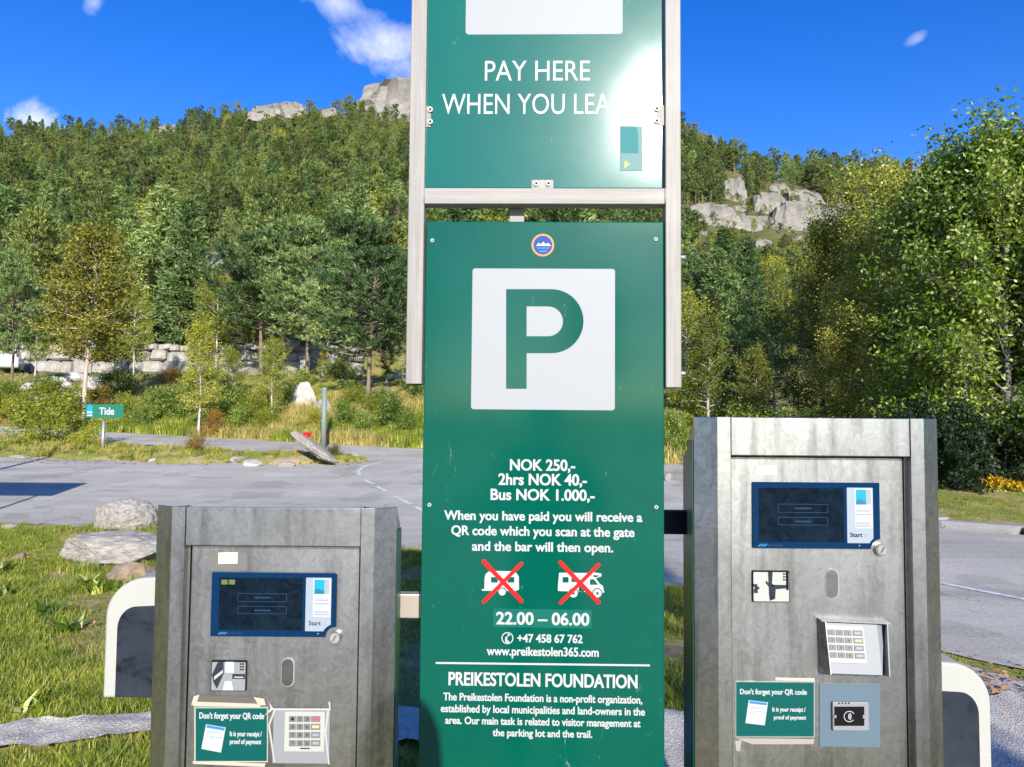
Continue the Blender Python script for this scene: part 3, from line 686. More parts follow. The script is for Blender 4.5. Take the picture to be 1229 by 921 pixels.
# ------------------------------------------------------------------ pay machines
def machine(name_label, pxl, pxr, ptop, ymid, screen, slot, oval, lockp, side, feats):
    Y0 = 1.53
    c = at((pxl + pxr) / 2, ymid, Y0)
    th = empty('pay_machine', (c.x, Y0, 0), (0, 0, 0), name_label, 'pay machine')
    F0 = Face(th)
    a_, b_ = F0.uv(pxl, ymid, .026)[0], F0.uv(pxr, ymid, .026)[0]; th.location.x += (a_ + b_) / 2; F0 = Face(th)
    W = b_ - a_; w2 = W / 2; top = F0.uv((pxl + pxr) / 2, ptop)[1]
    fw, sw, hd, dp = .042, .027, .080, .075
    for s in (-1, 1):
        pts = [(s * w2, dp), (s * w2, .026), (s * (w2 - fw), .0), (s * (w2 - fw - sw), .0), (s * (w2 - fw - sw), .021), (s * (w2 - fw - sw - .004), .0212), (s * (w2 - fw - sw - .004), dp)]
        cl = prism('side_column', pts, .12, top, STEEL, th, 'z', .0016, 2)
        for v in cl.data.vertices:
            if v.co.z > top - .003 and v.co.y > .05: v.co.z -= .042
        # outer cheek: green reflection on the steel side put into its colour
        prism('side_cheek', [(s * (w2 + .0005), .03), (s * (w2 + .0025), .03), (s * (w2 + .0025), dp + .004), (s * (w2 + .0005), dp + .004)], .12, top - .05, GREEN_D, cl, 'z')
    hx = w2 - fw - sw - .0008
    hdr = prism('header', [(-hx, top - hd), (hx, top - hd), (hx, top - .0005), (-hx, top - .0005)], .0006, .074, STEEL, th, 'y', .0022, 2)
    for v in hdr.data.vertices:
        if v.co.z > top - .006 and v.co.y > .05: v.co.z -= .036
    # roof slopes down to the back, green housing behind
    prism('roof', [(.0765, top - .036), (.33, top - .085), (.33, top - .091), (.0765, top - .042)], -w2 + .05, w2 - .05, STEEL_D, th, 'x')
    prism('rear_housing', [(.0765, .12), (.32, .12), (.32, top - .095), (.0765, top - .05)], -w2 + .045, w2 - .045, GREEN_D, th, 'x')
    prism('plinth', [(-w2 + .03, 0), (w2 - .03, 0), (w2 - .03, .1195), (-w2 + .03, .1195)], .03, .30, STEEL_D, th, 'y')
    dz1 = top - hd - .003
    dx = w2 - fw - sw - .0065
    door = prism('door', [(-dx, .14), (dx, .14), (dx, dz1), (-dx, dz1)], .022, .04, STEEL2, th, 'y', .001, 1)
    F = Face(th, .022)
    # keep the features where the photograph has them on this (slightly recessed) plane
    sx0, sy0, sx1, sy1 = screen
    x0, x1, z0, z1 = F.rect(sx0, sy0, sx1, sy1); w, hh_ = x1 - x0, z1 - z0
    lu, lv = F.uv(*lockp); rc = .021
    # bezel outline with a round bite taken out of the lower right corner
    def bitten(x0, x1, z0, z1, rc, r):
        pts = [(x0 + .001, z0)]
        a0 = math.asin(min(1, max(-1, (z0 - lv) / rc))); xa = lu - math.sqrt(max(0, rc * rc - (z0 - lv) ** 2)); zb = lv + math.sqrt(max(0, rc * rc - (x1 - lu) ** 2))
        A = math.atan2(z0 - lv, xa - lu); B = math.atan2(zb - lv, x1 - lu)
        if A < 0: A += 2 * PI
        for i in range(9):
            a = A + (B - A) * i / 8; pts.append((lu + rc * math.cos(a), lv + rc * math.sin(a)))
        pts += [(x1, z1 - .001), (x1 - .001, z1), (x0 + .001, z1), (x0, z1 - .001), (x0, z0 + .001)]
        return pts
    bz = prism('screen_bezel', bitten(x0, x1, z0, z1, rc, 0), .016, .022, BLUE, th, 'y', .0008, 2)
    FB = Face(th, .016)
    def nx(a): return sx0 + a * (sx1 - sx0)
    def ny(b): return sy0 + b * (sy1 - sy0)
    gl = plate('screen_glass', FB, (nx(.055), ny(.09), nx(.725), ny(.905)), .0006, GLASS, bz)
    for b0, b1 in ((.33, .465), (.53, .655)):
        px = (nx(.205), ny(b0), nx(.60), ny(b1))
        for q in ((px[0], px[1], px[2], px[1] + .8), (px[0], px[3] - .8, px[2], px[3]), (px[0], px[1] + .8, px[0] + .8, px[3] - .8), (px[2] - .8, px[1] + .8, px[2], px[3] - .8)):
            plate('button_outline', FB, q, .0002, LINE_B, gl, 0, .0007)
        plate('button_text', FB, (nx(.34), ny(b0 + .055), nx(.47), ny(b0 + .08)), .0002, LINE_B, gl, 0, .0007)
    if feats.get('icons'):
        for a in (.075, .135): plate('screen_icon', FB, (nx(a), ny(.115), nx(a + .05), ny(.19)), .0002, mat('olive screen icon', (.10, .12, .03), .5), gl, 0, .0007)
    ws0, ws1, wz0, wz1 = FB.rect(nx(.75), ny(.085), nx(.955), ny(.925))
    # white strip with the same bite
    rc2 = rc + .0065
    ws = prism('white_strip', bitten(ws0, ws1, wz0, wz1, rc2, 0), .0152, .0158, mat('pale strip', (.27, .31, .35), .4), bz)
    FS = Face(th, .0150)
    plate('strip_label', FS, (nx(.81), ny(.10), nx(.95), ny(.70)), .0002, PAPER, ws, 0, .0001)
    plate('strip_picture', FS, (nx(.82), ny(.115), nx(.90), ny(.34)), .0002, CYAN, ws, 0, .0004)
    plate('strip_picture', FS, (nx(.90), ny(.115), nx(.94), ny(.34)), .0002, GREYP, ws, 0, .0004)
    flat('strip_picture', FS, [(nx(.82), ny(.30)), (nx(.84), ny(.25)), (nx(.87), ny(.27)), (nx(.90), ny(.29)), (nx(.90), ny(.34)), (nx(.82), ny(.34))], mat('deep teal print', (.0, .14, .22), .4) if not feats.get('m') else feats['m'], ws, .0007)
    for a0_, a1_, b in ((.825, .93, .425), (.815, .94, .48), (.82, .93, .61), (.815, .94, .65)): plate('small_print', FS, (nx(a0_), ny(b), nx(a1_), ny(b + .025)), .0002, GREYP, ws, 0, .0004)
    lettering(FS, 'Start', nx(.775), nx(.872), ny(.765), ny(.83), KEYTXT, ws, .0009, bold=.01)
    flat('arrow', FS, [(nx(.885), ny(.79)), (nx(.91), ny(.80)), (nx(.905), ny(.84))], GREYP, ws, .0004)
    # maker's mark on the bezel
    for k in range(3): flat('bezel_mark', FB, [(nx(.045 + k * .022), ny(.975)), (nx(.065 + k * .022), ny(.935)), (nx(.078 + k * .022), ny(.935)), (nx(.058 + k * .022), ny(.975))], LBLUE, bz)
    plate('bezel_mark', FB, (nx(.115), ny(.948), nx(.245), ny(.968)), .0002, LINE_B, bz, 0, .0003)
    plate('bezel_light', FB, (nx(.845), ny(.955), nx(.853), ny(.97)), .0003, PAPER, bz, 0, .0003)
    # lock
    lk = cyl('lock', (lu, .022, lv), (lu, .012, lv), .0125, STEEL, th, 24)
    cyl('lock_face', (lu, .012, lv), (lu, .0105, lv), .010, ALU, lk, 24)
    a = .9
    prism('key_slot', [(lu - .008 * math.cos(a), lv - .008 * math.sin(a)), (lu - .0065 * math.cos(a) + .001, lv - .008 * math.sin(a)), (lu + .008 * math.cos(a), lv + .008 * math.sin(a)), (lu + .0065 * math.cos(a) - .001, lv + .008 * math.sin(a))], .0100, .0104, BLACK, lk)
    # coin and ticket slot
    q = slot; u0, u1, v0, v1 = F.rect(*q); sw_, sh_ = u1 - u0, v1 - v0
    so = prism('coin_slot', rounded(u0, u1, v0, v1, .003), .0195, .022, BLACK, th)
    prism('slot_block', rounded(u0 + .0025, u1 - .002, v0 + .002, v1 - .003, .002), .017, .0194, PLASTIC_W if not feats.get('coin_dark') else PLASTIC_G, so, 'y', .0004)
    def SB(a, b, c_, d, m_, y=.0165, t=.0006): prism('slot_piece', [(u0 + a * sw_, v0 + b * sh_), (u0 + c_ * sw_, v0 + b * sh_), (u0 + c_ * sw_, v0 + d * sh_), (u0 + a * sw_, v0 + d * sh_)], y - t, y, m_, so)
    def SP(pts, m_, y=.0165, t=.0006): prism('slot_piece', [(u0 + a * sw_, v0 + b * sh_) for a, b in pts], y - t, y, m_, so)
    if feats.get('coin_dark'):
        SP(((.05, .55), (.2, .95), (.36, .97), (.38, .6), (.2, .1), (.1, .3)), DARKG); SP(((.12, .5), (.36, .72), (.36, .62), (.12, .38)), PLASTIC_W, .0155)
        SB(.62, .42, .97, .58, DARKG); SB(.68, .46, .93, .50, PLASTIC_W, .0155); SB(.42, .62, .66, .97, PAPER); SP(((.36, .05), (.66, .05), (.6, .35), (.42, .35)), PAPER)
    else:
        SB(.02, .50, .13, .58, DARKG); SB(.06, .42, .18, .50, DARKG); SB(.04, .30, .14, .42, DARKG)
        SP(((.42, .97), (.54, .97), (.52, .60), (.62, .50), (.60, .12), (.46, .06), (.44, .3)), DARKG); SB(.50, .50, .95, .56, DARKG); SP(((.36, .62), (.5, .42), (.9, .46), (.9, .5), (.5, .52), (.36, .7)), DARKG, .0155)
        SB(.90, .40, .96, .97, BLACK)
    for i in range(3):
        SB(.82, .70 + i * .09, .86, .75 + i * .09, BLACK); SB(.88, .70 + i * .09, .92, .75 + i * .09, BLACK) if not feats.get('coin_dark') else SB(.88, .70 + i * .09, .93, .75 + i * .09, BLACK)
    # oval scanner window
    a0_, a1_, c0, c1 = F.rect(*oval); rr = (a1_ - a0_) / 2 - .0001
    ov = prism('oval_rim', rounded(a0_, a1_, c0, c1, rr, 8), .0205, .022, ALU, th, 'y', .0004)
    prism('oval_recess', rounded(a0_ + .0012, a1_ - .0028, c0 + .002, c1 - .003, rr - .0022, 8), .0200, .0204, STEEL_D, ov)
    return th, F, (w2, top)

MAUVE = mat('deep teal picture', (.0, .14, .22), .4)
mL, FLm, dimL = machine('lower brushed steel pay machine left of the green sign, flat keypad beside its notice', 184.5, 474, 609, 765,
    (254.6, 687, 404.3, 763.5), (253.5, 792.4, 296.5, 829.3), (337.7, 789, 353.8, 824.5), (403, 764.3), -1, dict(icons=True, coin_dark=True, m=MAUVE))
mR, FRm, dimR = machine('taller brushed steel pay machine right of the green sign, with hooded keypad and card reader', 833.5, 1128, 501.5, 700,
    (902.4, 578.8, 1054.5, 658), (902, 684.7, 947, 722.7), (990.6, 682.4, 1007, 718.8), (1056, 659), 1, dict(m=MAUVE))

def notice(F, th, x0, y0, x1, y1, tl, label_pts, rot):
    nb = flat('notice', F, [(x0, y0), (x1, y0 + rot), (x1, y1 + rot * .2), (x0, y1)], TAPE if not rot else PLASTIC_G, th, 0, .0012)
    FN = Face(th, F.y - .0012)
    ins = 1.2
    nf = flat('notice_face', FN, [(x0 + ins, y0 + ins), (x1 - ins, y0 + rot + ins), (x1 - ins, y1 + rot * .2 - ins), (x0 + ins, y1 - ins)], NOTICE, nb, 0, .0003)
    for body, (a, b, c, d) in tl: lettering(FN, body, a, b, c, d, TEXTW, nf, .0007, bold=.025, emb=1)
    tk = flat('ticket_picture', FN, label_pts, PAPER, nf, .0005)
    def L(a, b):
        p = label_pts; t0 = (p[0][0] + (p[1][0] - p[0][0]) * a, p[0][1] + (p[1][1] - p[0][1]) * a); t1 = (p[3][0] + (p[2][0] - p[3][0]) * a, p[3][1] + (p[2][1] - p[3][1]) * a)
        return (t0[0] + (t1[0] - t0[0]) * b, t0[1] + (t1[1] - t0[1]) * b)
    flat('ticket_print', FN, [L(.04, .02), L(.96, .02), L(.96, .13), L(.04, .13)], LBLUE, tk, .0009)
    for b, a1 in ((.24, .8), (.31, .6), (.42, .9), (.5, .5)): flat('ticket_print', FN, [L(.1, b), L(a1, b), L(a1, b + .03), L(.1, b + .03)], GREYP, tk, .0009)
    return nb
Z6 = lambda X, Y: (220 + X / 3.527, 660 + Y / 3.527)
Z8 = lambda X, Y: (860 + X / 2.55, 560 + Y / 2.55)
def notices():
    notice(FLm, mL, 233.6, 849, 321.6, 914.8, [("Don't forget your QR code", (239.3, 317, 855.6, 862.6)), ('It is your receipt /', (275.9, 314.4, 878, 883.6)), ('proof of payment', (275.9, 313.6, 887.4, 892.9))],
           [Z6(97, 738), Z6(180, 752), Z6(160, 858), Z6(77, 842)], 0)
    notice(FRm, mR, 882.4, 817.6, 977.8, 885, [("Don't forget your QR code", (888, 968, 827.4, 833.4)), ('It is your receipt /', (926.7, 966.7, 849, 854)), ('proof of payment', (928.6, 967, 858.8, 863.4))],
           [Z8(98, 715), Z8(157, 722), Z8(147, 792), Z8(88, 785)], .8)
notices()

def keypad(th, F, px, parent, accents):
    """white key plate with sixteen metal keys; px its rectangle on face F"""
    kp = plate('keypad', F, px, .003, PLASTIC_W, parent, .003, 0, .0006)
    y = F.y - .003
    xs = ((.11, .275), (.295, .455), (.475, .635), (.655, .885)); ys = ((.12, .265), (.315, .465), (.52, .67), (.725, .875))
    w, hgt = px[2] - px[0], px[3] - px[1]
    FK = Face(th, y); FK.M, FK.I, FK.o, FK.R3 = F.M, F.I, F.o, F.R3
    for r_, (b0, b1) in enumerate(ys):
        for c_, (a0, a1) in enumerate(xs):
            q = (px[0] + a0 * w, px[1] + b0 * hgt, px[0] + a1 * w, px[1] + b1 * hgt)
            k = plate('key', FK, q, .0018, KEY, kp, .0008, 0, .0004, 2)
            k0 = Face(th, y - .0018); k0.M, k0.I, k0.o, k0.R3 = F.M, F.I, F.o, F.R3
            if c_ < 3:
                d = '123456789*0#'[r_ * 3 + c_]
                m_ = (q[0] + q[2]) / 2; lettering(k0, d, m_ - .2 * (q[2] - q[0]), m_ + .2 * (q[2] - q[0]), q[1] + .25 * (q[3] - q[1]), q[3] - .22 * (q[3] - q[1]), KEYTXT, k, .0002, bold=0, name='key_print')
            else:
                col = accents[r_]
                if col: plate('key_print', k0, (q[0] + .15 * (q[2] - q[0]), q[1] + .3 * (q[3] - q[1]), q[2] - .15 * (q[2] - q[0]), q[3] - .28 * (q[3] - q[1])), .0001, col, k, 0, .0001)
    lab = plate('maker_print', FK, (px[0] + .38 * w, px[1] + .92 * hgt, px[0] + .62 * w, px[1] + .95 * hgt), .0002, KEYTXT, kp, 0, .0001)
    return kp
# left machine: flat keypad under a clear cover, flap above the notice, taped label
def left_extras():
    th, F = mL, FLm
    cov = plate('keypad_cover', F, (328, 850, 396, 916), .003, PLASTIC_G, th, .002, 0, .001)
    F2 = Face(th, F.y - .003)
    keypad(th, F2, (341.8, 853.8, 390, 901.6), cov, (REDP, YELLOWP, GREYP, GREYP))
    flat('cover_edge_glare', F, [Z6(*p) for p in ((365, 640), (378, 660), (385, 668), (620, 668), (616, 640), (624, 640), (626, 676), (380, 676), (345, 700), (372, 668))], PLASTIC_W, cov, .004)  # white lines paint the glare along the clear cover's edges
    flat('cover_edge_glare', F, [Z6(*p) for p in ((620, 676), (608, 770), (622, 905), (616, 905), (600, 770), (612, 676))], PLASTIC_W, cov, .004)
    flat('cover_edge_glare', F, [Z6(*p) for p in ((385, 676), (362, 740), (385, 896), (392, 896), (370, 740), (393, 676))], PLASTIC_W, cov, .004)
    flp = flat('flap', F, [Z6(*p) for p in ((70, 612), (305, 622), (325, 655), (52, 645))], mat('dirty flap', (.10, .085, .07), .7), th, .0, .003)
    flat('tape_strip', F, [Z6(*p) for p in ((40, 640), (330, 650), (328, 664), (44, 660))], TAPE, flp, .003)
    flat('tape_strip', F, [Z6(*p) for p in ((48, 618), (72, 610), (60, 645), (36, 655))], TAPE, flp, .0035)
    flat('tape_strip', F, [Z6(*p) for p in ((300, 620), (345, 628), (352, 655), (322, 656))], TAPE, flp, .0035)
    flat('tape_strip', F, [Z6(*p) for p in ((40, 893), (350, 903), (345, 918), (44, 905))], TAPE, flp, .0015)
    dp = flat('glue_patch', F, [Z6(*p) for p in ((112, 12), (272, 12), (270, 88), (106, 88))], mat('old glue', (.13, .125, .11), .7), th, .0, .0002)
    lb = flat('paper_label', F, [Z6(*p) for p in ((149, 12), (230, 10), (230, 58), (149, 60))], DIRTYLABEL, th, .0004, .0004)
    flat('label_print', F, [Z6(*p) for p in ((158, 24), (205, 22), (205, 26), (158, 28))], GREYP, lb, .001); flat('label_print', F, [Z6(*p) for p in ((164, 42), (168, 42), (168, 50), (164, 50))], GREYP, lb, .001)
left_extras()
def right_extras():
    th, F = mR, FRm
    flat('paper_label', F, [Z8(*p) for p in ((122, 0), (184, -4), (184, 24), (122, 26))], mat('worn label', (.52, .51, .47), .6), th, .0, .0006)
    # hooded keypad: wedge that stands out most at its lower edge
    tl, tr, bl, br = (F.uv(*Z8(*p)) for p in ((306, 464), (520, 470), (312, 630), (508, 636)))
    HM = PLASTIC_G
    pr = .036
    def V3(u, y, v): return (u, y, v)
    y0 = F.y
    fl = Vector((tl[0] + .012, y0 - .012, tl[1] - .006)); fr = Vector((tr[0] - .026, y0 - .012, tr[1] - .006))
    gl_ = Vector((bl[0] + .006, y0 - pr, bl[1] + .010)); gr = Vector((br[0] - .018, y0 - pr, br[1] + .010))
    bm = bmesh.new()
    pts = [V3(tl[0] + .006, y0, tl[1] - .002), V3(tr[0] - .006, y0, tr[1] - .002), V3(br[0], y0, br[1]), V3(bl[0], y0, bl[1]), tuple(fl), tuple(fr), tuple(gr), tuple(gl_)]
    v = [bm.verts.new(p) for p in pts]
    for f in ((4, 5, 6, 7), (0, 1, 5, 4), (1, 2, 6, 5), (2, 3, 7, 6), (3, 0, 4, 7)): bm.faces.new([v[i] for i in f])
    bmesh.ops.recalc_face_normals(bm, faces=bm.faces)
    hood = link('keypad_housing', bm_mesh(bm, 'housing'), PLASTIC_G, th)
    # cheeks of the hood, standing proud at both sides
    for (a, b, m_) in (((tl, bl), 1, STEEL_D), ((tr, br), -1, PLASTIC_G)):
        T_, B_ = a; s = b
        pts = [(T_[0], y0, T_[1]), (B_[0] + s * .002, y0, B_[1] - .002), (B_[0] + s * .006, y0 - pr - .008, B_[1] + .010), (T_[0] + s * .008, y0 - .022, T_[1] + .0)]
        bm = bmesh.new(); va = [bm.verts.new(p) for p in pts]; vb = [bm.verts.new((p[0] + s * .0025, p[1], p[2])) for p in pts]
        bm.faces.new(va); bm.faces.new(vb[::-1])
        for i in range(4): bm.faces.new((va[i], vb[i], vb[(i + 1) % 4], va[(i + 1) % 4]))
        bmesh.ops.recalc_face_normals(bm, faces=bm.faces)
        link('hood_cheek', bm_mesh(bm, 'cheek'), m_, hood)
    prism('hood_top', [(tl[0] + .001, tl[1] - .001), (tr[0] - .001, tr[1] - .003), (tr[0] - .001, tr[1] - .0005), (tl[0] + .001, tl[1] + .0015)], y0 - .023, y0, ALU, hood)
    # keypad lies on the sloping face
    n = (gl_ - fl).cross(fr - fl).normalized()
    if n.y > 0: n = -n
    xax = (fr - fl).normalized(); zax = xax.cross(-n).normalized() if False else None
    yax = -n; zax = xax.cross(yax).normalized()
    if zax.z < 0: zax = -zax
    M = Matrix((xax, yax, zax)).transposed().to_4x4(); M.translation = (fl + fr + gl_ + gr) / 4
    kth = bpy.data.objects.new('keypad', None)      # helper frame only, never linked
    class G(Face):
        def __init__(s, y=0):
            s.y = y; s.M = Matrix.Translation(th.location) @ M; s.I = s.M.inverted(); s.o = s.I @ Vector((0, 0, EYE)); s.R3 = s.I.to_3x3()
    bpy.data.objects.remove(kth)
    before = set(COL.objects)
    kp = keypad_g(G, hood)
    for o in set(COL.objects) - before:
        if o.type == 'MESH': o.data.transform(M)
    # contactless reader on its grey blue plate
    cp = flat('reader_plate', F, [Z8(*p) for p in ((314, 663), (499, 667), (499, 858), (314, 856))], GREYBLUE, th, 0, .002)
    FC = Face(th, F.y - .002)
    rd = plate('card_reader', FC, (*Z8(351, 717), *Z8(461, 804)), .008, PLASTIC_G, cp, .003, 0, .0012)
    F3 = Face(th, F.y - .010)
    bw = flat('reader_window', F3, [Z8(*p) for p in ((360, 735), (452, 735), (452, 760), (456, 765), (452, 770), (452, 794), (360, 794), (360, 770), (356, 765), (360, 760))], BLACK, rd, 0, .0004)
    for r_ in (5.5, 9, 12.5):
        a, b = polyring(F3, Z8(398, 765)[0], Z8(398, 765)[1], r_ / 2.55 * 1.0, r_ / 2.55 * 1.0 + .8, 10, R(-50), R(50)); band('contactless_mark', F3, a, b, TEXTW, bw, .0008)
    a, b = polyring(F3, *Z8(406, 765), 5.9, 6.7, 24, R(40), R(330)); band('contactless_mark', F3, a, b, TEXTW, bw, .0008)
    for k in range(4): plate('reader_light', F3, (*Z8(372 + k * 10, 722), *Z8(377 + k * 10, 727)), .0003, DARKG, rd, 0, 0)
    for p in (((357, 765), (366, 760), (366, 763), (361, 765), (366, 767), (366, 770)), ((456, 765), (447, 760), (447, 763), (452, 765), (447, 767), (447, 770))): flat('chevron_mark', F3, [Z8(*q) for q in p], TEXTW, bw, .0008)
    # tape remains under the notice
    for p in (((60, 832), (300, 835), (296, 850), (110, 850)), ((57, 840), (76, 838), (72, 872), (60, 870))):
        flat('tape_remains', F, [Z8(*q) for q in p], mat('peeled tape', (.30, .27, .24), .5), th, .0, .0003)
    flat('tape_remains', F, [Z8(*q) for q in ((180, 646), (300, 648), (300, 658), (180, 655))], TAPE, th, .0, .0003)
def keypad_g(G, parent):
    class H_: pass
    F = G(0)
    px = (990.3, 751, 1037.5, 796)
    x0, x1, z0, z1 = F.rect(*px)
    def pl(name, a0, b0, a1, b1, y, t, m_, par, r=.0, bev=0):
        w, hgt = x1 - x0, z1 - z0
        return prism(name, rounded(x0 + a0 * w, x0 + a1 * w, z1 - b1 * hgt, z1 - b0 * hgt, r, 3), y - t, y, m_, par, 'y', bev)
    kp = pl('keypad', 0, 0, 1, 1, -.0005, .003, PLASTIC_W, parent, .003, .0006)
    xs = ((.07, .25), (.28, .46), (.49, .67), (.71, .95)); ys = ((.12, .27), (.32, .47), (.52, .67), (.72, .87))
    acc = (GREYP, YELLOWP, GREYP, GREYP)
    for r_, (b0, b1) in enumerate(ys):
        for c_, (a0, a1) in enumerate(xs):
            k = pl('key', a0, b0, a1, b1, -.0035, .0018, KEY, kp, .0008, .0004)
            if c_ == 3: pl('key_print', a0 + .04, b0 + .05, a1 - .04, b1 - .05, -.0054, .0001, acc[r_], k)
            else:
                V, P = glyphs('123456789*0#'[r_ * 3 + c_]); w, hgt = x1 - x0, z1 - z0
                s = .0045 / .7; cxm = (V[:, 0].max() + V[:, 0].min()) / 2; cym = (V[:, 1].max() + V[:, 1].min()) / 2
                W = np.stack([(V[:, 0] - cxm) * s + x0 + (a0 + a1) / 2 * w, np.full(len(V), -.0055), (V[:, 1] - cym) * s + z1 - (b0 + b1) / 2 * hgt], 1)
                me = bpy.data.meshes.new('key_print'); me.from_pydata(W.tolist(), [], P); link('key_print', me, KEYTXT, k)
    return kp
right_extras()

def pod(th, dims, s, px_out, ytop, ybot, label=None):
    """rounded white side box with a dark inset, on the outer flank of a machine"""
    w2, top = dims
    F = Face(th, .10)
    uo = F.uv(px_out, (ytop + ybot) / 2)[0]; zt = F.uv(px_out, ytop)[1]; zb = F.uv(px_out, ybot)[1] if ybot < 921 else zt - .30
    ui = s * (w2 - .04)
    R_ = .085
    def outline(uo, ui, zb, zt, R_, sq):
        pts = [(ui, zb), (uo, zb)]
        for i in range(11):
            a = i / 10 * PI / 2; pts.append((uo - s * R_ * sq * (1 - math.cos(a)), zt - R_ + R_ * math.sin(a)))
        pts.append((ui, zt + .006)); return pts
    shell = prism('side_box', outline(uo, ui, zb, zt, R_, 1.05), .10, .24, PLASTIC_W, th, 'y', .006, 3)
    prism('dark_inset', outline(uo - s * .027, ui, zb + .002, zt - .062, .048, .85), .0985, .103, DARKG, shell, 'y', .0012, 2)
pod(mL, dimL, -1, 125.5, 693, 838)
pod(mR, dimR, 1, 1190.5, 796, 980)

# ------------------------------------------------------------------ vegetation meshes
def unit(v): return v / (np.linalg.norm(v, axis=-1, keepdims=True) + 1e-9)
def blades(C, D, length, width, rng):
    """one rhombic blade or leaf per centre, long axis D"""
    n = len(C); D = unit(D); Rv = unit(np.cross(D, rng.normal(size=(n, 3))))
    L = np.asarray(length).reshape(-1, 1); Wd = np.asarray(width).reshape(-1, 1)
    V = np.empty((n, 4, 3)); V[:, 0] = C; V[:, 1] = C + D * L * .45 + Rv * Wd * .5; V[:, 2] = C + D * L; V[:, 3] = C + D * L * .45 - Rv * Wd * .5
    return V.reshape(-1, 3), np.arange(n * 4).reshape(-1, 4)
def trunk_path(Ht, rng, wob=.03, n=7):
    z = np.linspace(0, Ht, n); x = np.cumsum(rng.normal(0, wob * Ht / n, n)); y = np.cumsum(rng.normal(0, wob * Ht / n, n)); x -= x[0]; y -= y[0]
    return np.stack([x, y, z], 1)
def on_path(P, z): return np.array([np.interp(z, P[:, 2], P[:, 0]), np.interp(z, P[:, 2], P[:, 1]), z])
def conifer(seed, Ht=10, Rr=2.3, h0=.25, nb=70, tufts=6, bl=12, shape='pine', tl=.55, tw=.13):
    rng = np.random.default_rng(seed); P = trunk_path(Ht, rng, .04 if shape == 'pine' else .01)
    tubes = [(P, np.linspace(.018 * Ht, .003 * Ht, len(P)) * .75)]
    C, D, Ls = [], [], []
    lump = rng.uniform(.6, 1.15, 24)
    for k in range(nb):
        f = (k + rng.random()) / nb
        if shape == 'pine': f = f ** .85
        z = Ht * (h0 + (1 - h0) * f * .985); az = k * 2.4 + rng.normal(0, .5)
        if shape == 'pine': prof = (math.sin(PI * min(1, .16 + f * .80)) ** .6) * lump[int((az % 6.283) / 6.283 * 12) % 12] * lump[12 + int(f * 11)]
        else: prof = (1 - f) ** .8 * rng.uniform(.8, 1.1) + .06
        L = Rr * prof; el = (-.1 + .9 * f + rng.normal(0, .12)) if shape == 'pine' else (-.15 + .5 * f + rng.normal(0, .06))
        o = on_path(P, z); dr = np.array([math.cos(az) * math.cos(el), math.sin(az) * math.cos(el), math.sin(el)])
        side = np.array([-math.sin(az), math.cos(az), 0])
        t = np.linspace(0, 1, 4)[:, None]
        B = o + dr * L * t + np.array([0, 0, 1]) * (L * (.22 * t ** 2 if shape == 'pine' else .12 * t ** 2))
        tubes.append((B, np.linspace(.006 * Ht, .0015 * Ht, 4) * (.35 + .8 * (1 - f))))
        nt = max(2, int(tufts * (.5 + prof * .7)))
        tt = rng.uniform(.38 if shape == 'pine' else .15, 1.03, nt); tt[0] = 1.0
        cen = o + dr * L * tt[:, None] + np.array([0, 0, 1]) * (L * .2 * tt[:, None] ** 2) + side * (rng.normal(0, .24, nt) * L * (.4 + .6 * tt))[:, None]
        cen[:, 2] += rng.normal(0, .05 * L, nt)
        for c in cen:
            dd = rng.normal(0, .62, (bl, 3)) + dr * .75 + np.array([0, 0, .75 if shape == 'pine' else .15])
            C.append(np.repeat(c[None], bl, 0) + rng.normal(0, .09 * tl / .55, (bl, 3))); D.append(dd); Ls.append(rng.uniform(.6, 1.15, bl) * tl)
    C = np.concatenate(C); D = np.concatenate(D); Ls = np.concatenate(Ls)
    V, F = blades(C, D, Ls, tw * Ls / tl, rng)
    return tubes_mesh('trunk', tubes, 5), quick_mesh('crown', V, F)
